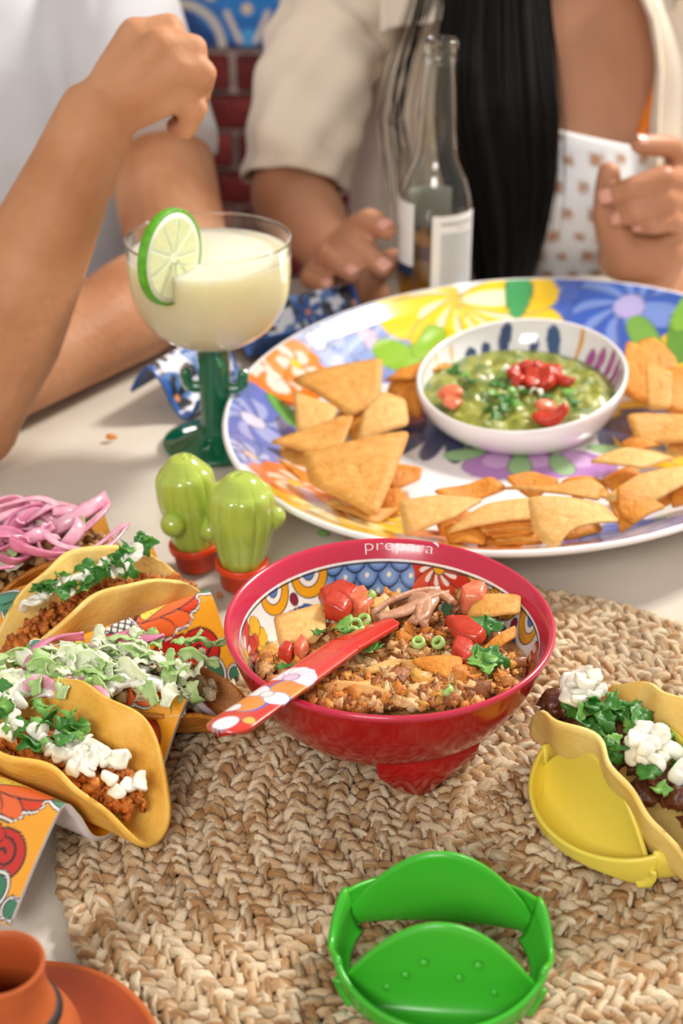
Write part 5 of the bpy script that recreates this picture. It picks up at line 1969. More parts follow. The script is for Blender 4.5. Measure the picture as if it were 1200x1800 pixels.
for k, (a, b, s) in enumerate(((600, 1100, .010), (612, 1108, .009), (650, 1130, .010), (845, 1160, .013), (860, 1150, .012), (872, 1155, .011), (852, 1170, .010), (850, 1098, .011), (862, 1096, .009), (645, 1138, .008), (560, 1110, .006), (500, 1170, .007))):
    inst('cilantro_leaf', leaf_mesh('cilantro_leaf', s, m_cil if k % 3 else m_cil2, k + 120, 0.4), Matrix.Translation(P(a, b, 0.0795)) @ rot_rand(rs, 0.4), sal)
for k, (a, b) in enumerate(((625, 1098), (632, 1110), (628, 1122), (640, 1090), (620, 1112), (785, 1215), (735, 1130), (650, 1048), (770, 1130))):
    V, F = lathe([(0.0022, -0.002), (0.0036, -0.002), (0.0040, 0), (0.0036, 0.002), (0.0022, 0.002), (0.0018, 0)], 14)
    V = V[:]; n_ = 14
    F = F + [(i * 6 + 5, ((i + 1) % n_) * 6 + 5, ((i + 1) % n_) * 6, i * 6) for i in range(n_)]
    me = make_mesh('scallion_ring', V, F, m_scal)
    inst('scallion_ring', me, Matrix.Translation(P(a, b, 0.0790)) @ rot_rand(rs, 0.7), sal)
# sprig of cilantro on the painted back wall
sp = thing('cilantro_sprig', 'cilantro sprig stuck to the painted scales inside the bowl', 'herb', P(655, 985, 0.074))
V, F = tube([P(640, 972, 0.0765), P(660, 985, 0.0735), P(682, 1000, 0.0700)], [0.0006, 0.0010, 0.0005], 6)
obj('stem', V, F, m_cil2, sp)
for k, (a, b) in enumerate(((638, 971), (648, 975), (655, 979))):
    inst('leaf', leaf_mesh('leaf', 0.0065, m_cil2, k + 200, 0.3), Matrix.Translation(P(a, b, 0.0765 - 0.001 * k)) @ Matrix.Rotation(radians(55), 4, 'X') @ Matrix.Rotation(k * 2.0, 4, 'Z'), sp)

# ================================================================ red spreader knife over the rim
kn_a = P(408, 1268, 0.0985)       # handle end
kn_b = P(600, 1135, 0.0875)       # where the handle ends and the blade starts
kn_c = P(690, 1090, 0.0800)
knife = thing('spreader_knife', 'red spreader knife with printed handle resting on the bowl rim', 'knife', (kn_b.x, kn_b.y, 0.08))
d = (kn_b - kn_a)
Lh = d.length
d.normalize()
side = d.cross(Vector((0, 0, 1))).normalized()
upv = side.cross(d).normalized()
side = Matrix.Rotation(radians(-14), 3, d) @ side
upv = Matrix.Rotation(radians(-14), 3, d) @ upv
na, nb = 170, 60
Tt = np.linspace(-0.012, Lh + 0.004, na)
hw = 0.0128
Pm = np.zeros((na, nb, 3))
QS = np.zeros((na, nb))
for i, t in enumerate(Tt):
    k = 1.0
    if t < 0.0:
        k = sqrt(max(0.02, 1 - (t / 0.012) ** 2))
    w = hw * k * (1 - 0.10 * max(0, t / Lh))
    for j in range(nb):
        q = -1 + 2 * j / (nb - 1)
        QS[i, j] = q * w
        h = 0.0022 * (1 - abs(q) ** 4) - 0.0006
        Pm[i, j] = np.array(kn_a + d * t + side * (q * w) + upv * h)
p = Paint(np.repeat(Tt, nb), QS.ravel(), 'cf3a30', 0.0007)
p.shape(p.ell(-0.005, 0.000, 0.007, 0.006), 'efe9ee', 0.0004, '8a7a90')
p.shape(p.petal(0.029, 0, 0.021, 0.0105, 0.55), 'e9893a', 0.0018, '4a66b8')
p.shape(p.petal(0.029, 0, 0.021, 0.0105, pi + 0.25), 'e9893a', 0.0018, '4a66b8')
p.shape(p.petal(0.029, 0, 0.015, 0.0070, -1.25), 'f1ecef', 0.0006, '4a66b8')
p.shape(p.petal(0.029, 0, 0.013, 0.0070, 1.9), 'f1ecef', 0.0006, '4a66b8')
p.shape(p.circ(0.029, 0, 0.0032), 'e8dfe0', 0.0009, '9a92a2')
p.shape(p.circ(0.0115, -0.008, 0.0042), 'efe9ee', 0.0005, '8a6a90')
p.shape(p.circ(0.0015, 0.009, 0.003), 'e8b05a', 0.0004)
for k in range(7):
    p.shape(p.petal(0.050, 0, 0.013, 0.0052, pi * k / 6 - pi / 2 + pi * 0), 'ece4ee', 0.0005, 'b48abc')
p.put(p.seg(0.0475, -0.016, 0.0475, 0.016, 0.0012), 'e8dcea')
p.shape(p.circ(0.0500, 0, 0.0040), 'd7b9da', 0.0007, '8a6a9a')
p.put(np.where(p.x > Lh - 0.010, -1.0, 1.0), 'd2281c')
V, F = sheet(Pm[::-1], 0.0042)
p.c = p.c.reshape(na, nb, 3)[::-1].reshape(-1, 3)
obj('printed_handle', V, F, material('printed_knife', rough=0.22, attr=True, coat=0.5), knife, np.vstack([p.c, p.c * 0 + np.array(lin('c4221b'))]))
db = (kn_c - kn_b).normalized()
sb = (side - db * side.dot(db)).normalized()
ub = sb.cross(db).normalized()
Lb = (kn_c - kn_b).length
Pm = np.zeros((40, 14, 3))
for i in range(40):
    t = i / 39
    w0 = hw * 0.90 * (1 - t * 0.35) if t < 0.85 else hw * 0.90 * 0.70 * sqrt(max(0.02, 1 - ((t - 0.85) / 0.15) ** 2))
    for j in range(14):
        q = -1 + 2 * j / 13
        Pm[i, j] = np.array(kn_b + db * (t * Lb) + sb * (q * w0) + ub * (0.0012 * (1 - q * q)))
V, F = sheet(Pm[::-1], 0.0026)
obj('blade', V, F, material('red_knife_plastic', 'd02a1c', 0.25, coat=0.4), knife)

# ================================================================ crumbs on the cloth
m_crumb = material('orange_crumb', 'd0802a', 0.6)
for k, (a, b, s, mm, lb, nm) in enumerate(((195, 768, .0045, m_crumb, 'orange chip crumb on the cloth beside the green glass foot', 'chip_crumb'), (42, 720, .004, m_tom, 'tiny red crumb under the man\'s forearm', 'tomato_crumb'),
                                      (312, 1021, .0026, m_crumb, 'tiny brown crumb between the shakers and the orange holder', 'chip_crumb'), (567, 937, .0042, m_cil2, 'green scallion bit on the cloth between bowl and platter', 'scallion_bit'),
                                      (610, 942, .003, m_crumb, 'brown crumb on the cloth below the platter edge', 'chip_crumb'), (385, 1045, .003, m_crumb, 'brown crumb on the cloth beside the braided edge', 'chip_crumb'))):
    q = P(a, b, s * 0.5)
    me = blob_mesh(nm, s, s * 0.6, s * 0.5, mm, k + 400, 0.4, 2.0, 10, 7)
    o = inst(nm, me, Matrix.Translation(q) @ Matrix.Rotation(k, 4, 'Z'))
    tag(o, lb, 'crumb')
# ================================================================ people
m_skin_m = material('tan_skin', 'c8946f', 0.55, col2='ae744e', vscale=14, sss=0.25, sssr=(0.012, 0.004, 0.002), bump=0.0008, bscale=140, spec=0.3)
m_skin_w = material('light_brown_skin', 'bd8a6c', 0.45, col2='ad7656', vscale=8, sss=0.25, sssr=(0.012, 0.004, 0.002), bump=0.0003, bscale=120, spec=0.4)
m_nail = material('finger_nail', 'd99f8c', 0.25, coat=0.4)
m_tee = material('white_cotton', 'cbcbce', 0.9, var=0.05, vscale=15, bump=0.0006, bscale=700, sheen=0.2)
m_shorts = material('blue_cotton', '1f56a8', 0.85, var=0.1, vscale=25)
m_cream = material('cream_shirt', 'dfd0bd', 0.85, var=0.04, vscale=12, bump=0.0003, bscale=800, sheen=0.2)
m_hair = material('black_hair', '0d0a09', 0.55, col2='060505', vscale=40, spec=0.22)
m_hair_m = material('dark_brown_hair', '2a1c14', 0.5, col2='1a110c', vscale=60)


def loft(rings, n=36, cap=True):
    """closed body from elliptic rings (cx, cy, z, rx, ry)"""
    V = []
    for (cx, cy, z, rx, ry) in rings:
        for k in range(n):
            t = 2 * pi * k / n
            sx, sy = cos(t), sin(t)
            V.append((cx + rx * (abs(sx) ** 0.85) * (1 if sx > 0 else -1), cy + ry * (abs(sy) ** 0.85) * (1 if sy > 0 else -1), z))
    F = [tuple(reversed(q)) for q in grid_faces(len(rings), n, wrap_v=True)]
    if cap:
        F.append(tuple(range(n))[::-1])
        F.append(tuple((len(rings) - 1) * n + k for k in range(n)))
    return np.array(V), F


def chain(g, pts, rad, seg=16):
    for i in range(len(pts) - 1):
        g.add(*capsule(pts[i], pts[i + 1], rad[i], rad[i + 1], seg, 5))


def head(g, c, s=1.0, yaw=0.0):
    """skull, jaw, nose, ears, brow and lips around c (centre of the skull), facing -y"""
    R = Matrix.Rotation(yaw, 3, 'Z')
    f = lambda x, y, z: tuple(Vector(c) + R @ Vector((x, y, z)) * s)
    g.add(*ellipsoid(f(0, 0.010, 0.025), (0.076 * s, 0.094 * s, 0.092 * s), 24, 16))
    g.add(*ellipsoid(f(0, -0.022, -0.045), (0.058 * s, 0.064 * s, 0.066 * s), 20, 14))
    g.add(*capsule(f(0, -0.078, -0.092), f(0, -0.070, -0.080), 0.020 * s, 0.026 * s))
    g.add(*capsule(f(0, -0.090, 0.010), f(0, -0.106, -0.030), 0.008 * s, 0.0125 * s))
    for q in (-1, 1):
        g.add(*capsule(f(q * 0.010, -0.096, -0.034), f(q * 0.012, -0.092, -0.034), 0.008 * s, 0.008 * s))
        g.add(*capsule(f(q * 0.015, -0.086, 0.022), f(q * 0.045, -0.074, 0.022), 0.009 * s, 0.008 * s))
        g.add(*ellipsoid(f(q * 0.077, 0.012, -0.010), (0.010 * s, 0.018 * s, 0.032 * s), 12, 9))
        g.add(*capsule(f(q * 0.048, -0.052, -0.030), f(q * 0.042, -0.060, -0.045), 0.018 * s, 0.016 * s))
    g.add(*capsule(f(-0.020, -0.083, -0.062), f(0.020, -0.083, -0.062), 0.007 * s, 0.007 * s))
    g.add(*capsule(f(-0.017, -0.082, -0.073), f(0.017, -0.082, -0.073), 0.008 * s, 0.008 * s))
    return f


def face_parts(root, f, s, lipcol, brow):
    m_eye = material('eye_white', 'e8e4de', 0.2)
    m_iris = material('dark_iris', '2a1a10', 0.1)
    m_lip = material('lips_' + lipcol, lipcol, 0.4)
    for q in (-1, 1):
        V, F = ellipsoid(f(q * 0.031, -0.076, 0.004), (0.0135 * s, 0.0100 * s, 0.0080 * s), 14, 10)
        e = obj('eye', V, F, m_eye, root)
        V, F = ellipsoid(f(q * 0.031, -0.0835, 0.004), (0.0055 * s, 0.004 * s, 0.0060 * s), 12, 8)
        obj('iris', V, F, m_iris, e)
        V, F = tube([f(q * 0.014, -0.0965, 0.026), f(q * 0.032, -0.0910, 0.032), f(q * 0.050, -0.080, 0.026)], 0.0032 * s, 8, flat=1.2)
        obj('eyebrow', V, F, brow, root)
    V, F = tube([f(-0.022, -0.0860, -0.067), f(0, -0.0925, -0.066), f(0.022, -0.0860, -0.067)], [0.002 * s, 0.0048 * s, 0.002 * s], 8)
    obj('lips', V, F, m_lip, root)


def nail(root, a, b, r, up, mat):
    """nail plate near the end b of the last finger bone"""
    a, b, up = Vector(a), Vector(b), Vector(up).normalized()
    d = (b - a).normalized()
    up = (up - d * up.dot(d)).normalized()
    s = d.cross(up)
    Pm = np.zeros((9, 9, 3))
    for i in range(9):
        for j in range(9):
            u, v = -1 + 2 * i / 8, -1 + 2 * j / 8
            w = v * 0.70 * sqrt(max(0.15, 1 - abs(u) ** 3 * 0.7))
            an = w * 1.1
            Pm[i, j] = b + d * (u * r * 0.62 + r * 0.18) + up * (r * 1.04 * cos(an) - 0.0006 - 0.10 * r * max(u, 0)) + s * (r * 1.0 * sin(an))
    V, F = sheet(Pm, 0.0006)
    obj('fingernail', V, F, mat, root)


# ---------------------------------------------------------------- man in a white T-shirt
MX, MY = -0.420, 1.640
man = thing('person', 'person in a white T-shirt leaning bare forearms on the table', 'person', (MX, MY, -0.31))
g = G()
# right arm: elbow on the table, forearm up, loose fist
HY = 1.085
elb = PY(-62, 760, 1.03); elb.z = 0.044
wri = PY(172, 203, HY - 0.005)
sh_r = Vector((MX - 0.200, MY - 0.02, 0.235))
chain(g, [sh_r, elb], [0.056, 0.045])
m1 = elb.lerp(wri, 0.30); m2 = elb.lerp(wri, 0.62)
chain(g, [elb, m1, m2, wri], [0.043, 0.047, 0.038, 0.0265], 20)
dirf = (wri - elb).normalized()
sidev = dirf.cross(Vector((0, 1, 0))).normalized()
# wrist is wider than deep
for q in (-1, 1):
    g.add(*capsule(m2 + sidev * q * 0.006, wri + sidev * q * 0.010, 0.030, 0.019))
K = [PY(238, 60, HY + 0.012), PY(281, 80, HY - 0.002), PY(312, 118, HY - 0.004), PY(324, 160, HY + 0.004)]
for k, q in enumerate(K):
    w0 = wri + sidev * (-0.010 + 0.0065 * k) * -1
    g.add(*capsule(wri.lerp(K[k], 0.02) + (q - wri) * 0.02, q, 0.020, 0.0128))
    g.add(*capsule(wri.lerp(q, 0.45), q, 0.0175, 0.0125))
g.add(*capsule(wri.lerp(K[1], 0.5) + Vector((0, 0.010, -0.004)), wri.lerp(K[2], 0.8) + Vector((0, 0.012, -0.004)), 0.022, 0.017))
FG = [
    [K[0], PY(298, 48, HY + 0.018), PY(318, 92, HY + 0.050), PY(296, 118, HY + 0.060)],
    [K[1], PY(340, 84, HY + 0.006), PY(344, 128, HY + 0.042), PY(318, 150, HY + 0.050)],
    [K[2], PY(358, 128, HY - 0.002), PY(346, 176, HY + 0.030), PY(320, 182, HY + 0.042)],
    [K[3], PY(345, 190, HY + 0.000), PY(326, 228, HY + 0.014), PY(306, 222, HY + 0.030)],
]
for fpts, r in zip(FG, (0.0104, 0.0102, 0.0098, 0.0088)):
    chain(g, fpts, [r * 1.05, r, r * 0.92, r * 0.82])
th = [wri + Vector((0.012, 0.022, 0.004)), PY(245, 150, HY + 0.050), PY(290, 150, HY + 0.062), PY(305, 165, HY + 0.058)]
chain(g, th, [0.017, 0.015, 0.0122, 0.0105])
# left arm: elbow behind the glass, forearm along the table edge
el2 = P(322, 488, 0.052)
wr2 = P(30, 668, 0.036)
ha2 = P(-75, 735, 0.026)
sh_l = Vector((MX + 0.185, MY - 0.03, 0.235))
sleeve_hit = PY(262, 262, MY - 0.135)
mid2 = el2.lerp(wr2, 0.35)
chain(g, [sh_l, PY(285, 300, MY - 0.16), el2], [0.058, 0.054, 0.047], 20)
chain(g, [el2, mid2, wr2], [0.046, 0.046, 0.030], 20)
chain(g, [wr2, ha2], [0.030, 0.026])
fd = (ha2 - wr2).normalized()
fs = fd.cross(Vector((0, 0, 1)))
for k in range(4):
    b0 = ha2 + fs * (k - 1.5) * 0.019
    chain(g, [b0, b0 + fd * 0.045 + Vector((0, 0, 0.004)), b0 + fd * 0.066 + Vector((0, 0, -0.004)), b0 + fd * 0.078 + Vector((0, 0, -0.013))], [0.0115, 0.0105, 0.0095, 0.0085])
chain(g, [wr2 + fs * 0.02, ha2 + fs * 0.045, ha2 + fs * 0.052 + fd * 0.03], [0.016, 0.012, 0.010])
# neck and head
chain(g, [(MX, MY, 0.22), (MX + 0.005, MY - 0.02, 0.36)], [0.066, 0.058])
hc = (MX + 0.01, MY - 0.045, 0.455)
ff = head(g, hc, 1.02)
# trunk under the shirt
g.add(*loft([(MX, MY, -0.27, 0.150, 0.105), (MX, MY, -0.12, 0.148, 0.105), (MX, MY - 0.005, 0.05, 0.160, 0.110), (MX, MY, 0.18, 0.175, 0.105), (MX, MY, 0.245, 0.150, 0.085), (MX, MY, 0.29, 0.080, 0.065)]))
for q in (-1, 1):          # legs under the table
    chain(g, [(MX + q * 0.09, MY - 0.03, -0.235), (MX + q * 0.11, MY - 0.46, -0.225), (MX + q * 0.11, MY - 0.48, -0.66)], [0.078, 0.058, 0.040])
    chain(g, [(MX + q * 0.11, MY - 0.46, -0.715), (MX + q * 0.115, MY - 0.62, -0.728)], [0.036, 0.030])
V, F = remesh(g, 0.0036, 2, 0.5)
obj('body', V, F, m_skin_m, man)
face_parts(man, ff, 1.02, 'a8645a', m_hair_m)
g = G()
g.add(*ellipsoid((hc[0], hc[1] + 0.022, hc[2] + 0.045), (0.084, 0.096, 0.088), 28, 18))
V = g.V(); V = V + (V - np.array(hc)) * ((fbm(V * 60, 3, 2) - 0.5) * 0.10)[:, None]
V[:, 2] = np.maximum(V[:, 2], hc[2] + 0.0 - 0.05 * (V[:, 1] > hc[1] + 0.02))
keep = V
obj('hair', V, g.f, m_hair_m, man)
# T-shirt
g = G()
g.add(*loft([(MX, MY, -0.265, 0.172, 0.128), (MX, MY - 0.002, -0.15, 0.176, 0.132), (MX, MY - 0.010, 0.0, 0.182, 0.138), (MX, MY - 0.008, 0.12, 0.196, 0.134), (MX, MY - 0.004, 0.20, 0.196, 0.118), (MX, MY, 0.255, 0.165, 0.098), (MX, MY, 0.292, 0.105, 0.082), (MX, MY, 0.305, 0.078, 0.072)], 48))


def flat_cone(a, b, ra, rb, seg=28):
    a, b = np.array(a), np.array(b)
    return tube([a, a + (b - a) * 0.25, a + (b - a) * 0.5, a + (b - a) * 0.75, a + (b - a) * 0.97, b], np.array([ra, ra * 0.75 + rb * 0.25, (ra + rb) / 2, ra * 0.25 + rb * 0.75, rb, rb]), seg)


up2 = sh_l.lerp(PY(275, 262, MY - 0.16), 1.04)
g.add(*flat_cone(sh_l - (up2 - sh_l) * 0.15, up2, 0.072, 0.068))
up1 = sh_r.lerp(elb, 0.52)
g.add(*flat_cone(sh_r - (up1 - sh_r) * 0.15, up1, 0.074, 0.070))
V, F = remesh(g, 0.0065, 6, 0.5)
fo = fbm(np.stack([V[:, 0] * 16 + V[:, 2] * 2, V[:, 1] * 5, V[:, 2] * 3.5], 1), 6, 2) - 0.5
V = V + np.stack([fo * 0.010, -np.abs(fo) * 0.026, fo * 0.004], 1)
obj('t_shirt', V, F, m_tee, man)
# shorts
g = G()
g.add(*loft([(MX, MY + 0.0, -0.305, 0.175, 0.135), (MX, MY, -0.24, 0.182, 0.140), (MX, MY, -0.17, 0.178, 0.136)], 40))
for q in (-1, 1):
    g.add(*flat_cone((MX + q * 0.09, MY + 0.02, -0.225), (MX + q * 0.112, MY - 0.38, -0.222), 0.092, 0.078))
V, F = remesh(g, 0.006, 5, 0.5)
obj('shorts', V, F, m_shorts, man)

# ---------------------------------------------------------------- woman in an open cream shirt
WX, WY = 0.232, 1.640
wom = thing('person', 'person with long black hair in a cream shirt over a dotted top', 'person', (WX, WY, -0.31))
g = G()
SR = PY(598, 10, WY - 0.02)                 # her right shoulder (towards the man)
ER = PY(512, 345, 1.500)
WRr = PY(590, 455, 1.405)
SL = Vector((WX + 0.190, WY, SR.z - 0.012))
chain(g, [SR, ER], [0.050, 0.043], 20)
chain(g, [ER, ER.lerp(WRr, 0.4), WRr], [0.042, 0.040, 0.0265], 20)
# right hand resting by the bottle, fingers towards it
HW = 1.375
pk = [PY(628, 400, HW + 0.008), PY(610, 432, HW - 0.004), PY(578, 455, HW - 0.010), PY(548, 488, HW - 0.004)]
for q in pk:
    g.add(*capsule(WRr, q, 0.0225, 0.0125))
g.add(*capsule(WRr + Vector((0.01, 0, -0.012)), PY(620, 505, HW), 0.022, 0.020))
g.add(*capsule(PY(600, 470, HW + 0.01), PY(655, 520, HW + 0.012), 0.022, 0.019))
FW = [
    [pk[0], PY(648, 388, HW - 0.010), PY(668, 396, HW - 0.022), PY(678, 404, HW - 0.030)],
    [pk[1], PY(628, 432, HW - 0.020), PY(655, 455, HW - 0.034), PY(672, 471, HW - 0.042)],
    [pk[2], PY(590, 458, HW - 0.024), PY(610, 474, HW - 0.036), PY(619, 482, HW - 0.042)],
    [pk[3], PY(545, 490, HW - 0.020), PY(566, 500, HW - 0.032), PY(576, 504, HW - 0.036)],
]
FWr = (0.0122, 0.0122, 0.0112, 0.0096)
for fpts, r in zip(FW, FWr):
    chain(g, fpts, [r * 1.05, r, r * 0.95, r * 0.85])
chain(g, [PY(630, 500, HW), PY(668, 470, HW + 0.010), PY(690, 455, HW + 0.004)], [0.016, 0.0135, 0.011])
# left hand raised at the right edge, palm to the viewer, fingers curled in
HL = 1.395
WL = PY(1120, 530, HL + 0.02)
EL = Vector((SL.x + 0.05, WY - 0.06, 0.012))
chain(g, [SL, EL], [0.050, 0.043])
chain(g, [EL, EL.lerp(WL, 0.5), WL], [0.043, 0.037, 0.0265], 20)
LK = [PY(1192, 285, HL + 0.026), PY(1205, 325, HL + 0.018), PY(1210, 368, HL + 0.016), PY(1208, 410, HL + 0.020)]
for q in LK:
    g.add(*capsule(WL, q, 0.026, 0.0135))
g.add(*capsule(PY(1095, 450, HL + 0.004), PY(1160, 440, HL + 0.010), 0.026, 0.030))
FL = [
    [LK[0], PY(1180, 258, HL + 0.004), PY(1148, 255, HL - 0.010), PY(1124, 254, HL - 0.018)],
    [LK[1], PY(1166, 312, HL - 0.026), PY(1110, 330, HL - 0.034), PY(1072, 344, HL - 0.026)],
    [LK[2], PY(1166, 350, HL - 0.030), PY(1118, 372, HL - 0.036), PY(1092, 382, HL - 0.026)],
    [LK[3], PY(1180, 388, HL - 0.026), PY(1150, 396, HL - 0.034), PY(1128, 397, HL - 0.026)],
]
for fpts, r in zip(FL, (0.0112, 0.0118, 0.0112, 0.0100)):
    chain(g, fpts, [r * 1.1, r, r * 0.93, r * 0.82])
chain(g, [PY(1095, 450, HL), PY(1068, 385, HL - 0.004), PY(1068, 335, HL - 0.002), PY(1070, 305, HL - 0.006)], [0.022, 0.0150, 0.0135, 0.0115])
# trunk, neck, head
zs_ = SR.z
g.add(*loft([(WX, WY, -0.28, 0.150, 0.105), (WX, WY, -0.14, 0.122, 0.092), (WX, WY - 0.01, -0.02, 0.132, 0.100), (WX, WY - 0.016, 0.065, 0.142, 0.112), (WX, WY - 0.012, 0.125, 0.142, 0.104), (WX, WY, zs_ - 0.045, 0.146, 0.084), (WX, WY + 0.006, zs_ + 0.005, 0.128, 0.064), (WX, WY + 0.008, zs_ + 0.045, 0.070, 0.052)]))
for q in (-1, 1):
    g.add(*ellipsoid((WX + q * 0.060, WY - 0.075, 0.055), (0.058, 0.052, 0.060), 20, 14))
    g.add(*capsule((WX + q * 0.022, WY - 0.050, zs_ - 0.004), (WX + q * 0.120, WY - 0.024, zs_ + 0.016), 0.010, 0.012))
chain(g, [(WX, WY + 0.01, zs_), (WX, WY - 0.012, zs_ + 0.12)], [0.056, 0.048])
hw_ = (WX, WY - 0.035, zs_ + 0.215)
fw = head(g, hw_, 0.95)
for q in (-1, 1):
    chain(g, [(WX + q * 0.08, WY - 0.03, -0.235), (WX + q * 0.09, WY - 0.45, -0.225), (WX + q * 0.09, WY - 0.46, -0.66)], [0.076, 0.055, 0.038])
    chain(g, [(WX + q * 0.09, WY - 0.45, -0.718), (WX + q * 0.095, WY - 0.60, -0.730)], [0.033, 0.026])
V, F = remesh(g, 0.0036, 2, 0.5)
obj('body', V, F, m_skin_w, wom)
face_parts(wom, fw, 0.95, 'b25a58', m_hair)
for fpts, r, upv_ in ((FW[0], 0.0122, (0.15, -0.75, 0.6)), (FW[1], 0.0122, (0.2, -0.7, 0.65)), (FW[2], 0.0112, (0.2, -0.7, 0.65)), (FW[3], 0.0096, (0.2, -0.7, 0.6))):
    nail(wom, fpts[2], fpts[3], r * 0.86, upv_, m_nail)
for fpts, r, upv_ in ((FL[0], 0.0112, (0, -0.6, 0.8)), (FL[1], 0.0118, (-0.6, -0.75, 0.25)), (FL[2], 0.0112, (-0.6, -0.75, 0.25)), (FL[3], 0.0100, (-0.6, -0.75, 0.25))):
    nail(wom, fpts[2], fpts[3], r * 0.84, upv_, m_nail)


def wtorso(z, t, grow):
    """point on the woman's trunk outline at height z and angle t, pushed out by grow"""
    zz = [-0.28, -0.14, -0.02, 0.065, 0.125, zs_ - 0.045, zs_ + 0.005, zs_ + 0.045]
    rx = np.interp(z, zz, [0.150, 0.122, 0.132, 0.142, 0.142, 0.146, 0.128, 0.070])
    ry = np.interp(z, zz, [0.105, 0.092, 0.100, 0.112, 0.104, 0.084, 0.064, 0.052])
    cy = np.interp(z, zz, [0, 0, -0.01, -0.016, -0.012, 0, 0.006, 0.008])
    x = (rx + grow) * cos(t)
    y = cy + (ry + grow) * sin(t)
    if sin(t) < 0:
        for q in (-1, 1):
            y -= 0.030 * exp(-(((x - q * 0.060) / 0.055) ** 2 + ((z - 0.055) / 0.062) ** 2))
    return WX + x, WY + y, z


# dotted camisole
ztop_l, ztop_r = PY(975, 212, WY - 0.13).z, PY(1110, 246, WY - 0.13).z
nt_, nz_ = 170, 100
Pm = np.zeros((nt_, nz_, 3))
for i in range(nt_):
    t = 2 * pi * i / nt_
    x = cos(t)
    zt = (ztop_l + ztop_r) / 2 - (x * 0.142 + 0.02) * (ztop_l - ztop_r) / 0.09 if sin(t) < 0 else ztop_l - 0.01
    zt = min(max(zt, ztop_r - 0.035), ztop_l + 0.02)
    for j in range(nz_):
        z = -0.26 + (zt + 0.26) * j / (nz_ - 1)
        Pm[i, j] = wtorso(z, t, 0.0075)
A = np.repeat(np.arange(nt_) * 2 * pi / nt_, nz_) * 0.135
p = Paint(A, Pm[:, :, 2].ravel(), 'e2e4e6', 0.0022)
pt = 0.0250
row = np.floor(p.y / pt)
xx = (p.x + (row % 2) * pt / 2) / pt
cxi = np.floor(xx)
lx, ly = (xx - cxi - 0.5) * pt, (p.y / pt - row - 0.5) * pt
rot = np.where((cxi + row) % 2 == 0, 1.0, 0.72)
p.put(np.maximum(np.abs(lx), np.abs(ly)) - 0.0064 * rot, 'a88a74')
p.put(np.hypot(lx, ly) - 0.0034 * rot, 'c07c4c')
zt_m = np.repeat(Pm[:, -1, 2], nz_)
p.put((zt_m - p.y) - 0.003, 'e8e6e4')
V, F = sheet(Pm, -0.002, wrap_u=True)
obj('dotted_camisole', V, F, material('dotted_cotton', rough=0.85, attr=True, bump=0.0003, bscale=600), wom, np.vstack([p.c, p.c]))
m_orange = material('orange_strap', 'e07a1c', 0.6)
for a0, z0, a1, z1 in ((-60, ztop_r - 0.012, -34, zs_ + 0.03), (-128, ztop_l - 0.01, -140, zs_ + 0.03)):
    pts = [wtorso(z0 + (z1 - z0) * k / 8, radians(a0 + (a1 - a0) * k / 8), 0.006) for k in range(9)]
    V, F = tube(pts, 0.0060, 10, flat=0.30)
    obj('strap', V, F, m_orange, wom)


# open shirt: body panels, sleeves, collar
def shirt_panel(t0, t1, n=60, grow=0.020, ztop=None):
    nz_ = 60
    Pm = np.zeros((n, nz_, 3))
    for i in range(n):
        for j in range(nz_):
            k = j / (nz_ - 1)
            z = -0.27 + (zs_ + 0.055 + 0.27) * k
            t = t0 + (t1 - t0) * i / (n - 1)
            gr = grow + 0.010 * sin(t * 9 + z * 14) * (1 - k * 0.6) + 0.006 * sin(t * 21 + z * 5)
            gr = gr * (1 - 0.55 * max(0, (k - 0.8) / 0.2))
            Pm[i, j] = wtorso(z, t, max(gr, 0.008))
    return Pm


Pm = shirt_panel(radians(-56), radians(222))
V, F = sheet(Pm, -0.0022)
obj('shirt_body', V, F, m_cream, wom)
# loose front of the shirt hanging between the arm and the body
Pm = np.zeros((46, 50, 3))
for i in range(46):
    k = i / 45
    for j in range(50):
        z = -0.26 + (zs_ + 0.050 + 0.26) * j / 49
        x = SR.x + 0.012 + (WX - 0.045 - SR.x) * k
        y = WY + 0.040 - 0.175 * sin(min(k * 1.25, 1) * pi / 2) ** 0.8 - 0.018 * exp(-((z - 0.03) / 0.09) ** 2)
        y += 0.007 * sin(k * 17 + z * 9) + 0.004 * sin(k * 31 - z * 16)
        y += 0.075 * max(0, (z - zs_ + 0.08) / 0.13) ** 2
        Pm[i, j] = (x, y, z)
V, F = sheet(Pm, -0.0022)
obj('shirt_front', V, F, m_cream, wom)
g = G()
HEM = SR.lerp(ER, 0.93)
sd = (HEM - SR).normalized()
sl_path = [SR - sd * 0.02 + Vector((0.03, 0, 0.015)), SR + sd * 0.02, SR.lerp(HEM, 0.35) + Vector((-0.004, 0, 0)), SR.lerp(HEM, 0.7) + Vector((-0.006, -0.004, 0)), HEM]


def sleeve(path, rad, seed):
    path = np.array(smooth_profile([tuple(q) for q in path], 10))
    T, A, B = frames(path)
    n = len(path)
    r = np.interp(np.linspace(0, 1, n), np.linspace(0, 1, len(rad)), rad)
    m = 56
    Pm = np.zeros((m, n, 3))
    for i in range(n):
        for k in range(m):
            a = 2 * pi * k / m
            w = 0.0035 * sin(3 * a + i * 0.25 + seed) + 0.0022 * sin(7 * a - i * 0.35 + seed * 2) + 0.002 * sin(i * 0.8 + 2 * a)
            rr = r[i] + w
            Pm[k, i] = path[i] + A[i] * rr * cos(a) + B[i] * rr * sin(a)
    V, F = sheet(Pm, 0.0022, wrap_u=True)
    return V, F


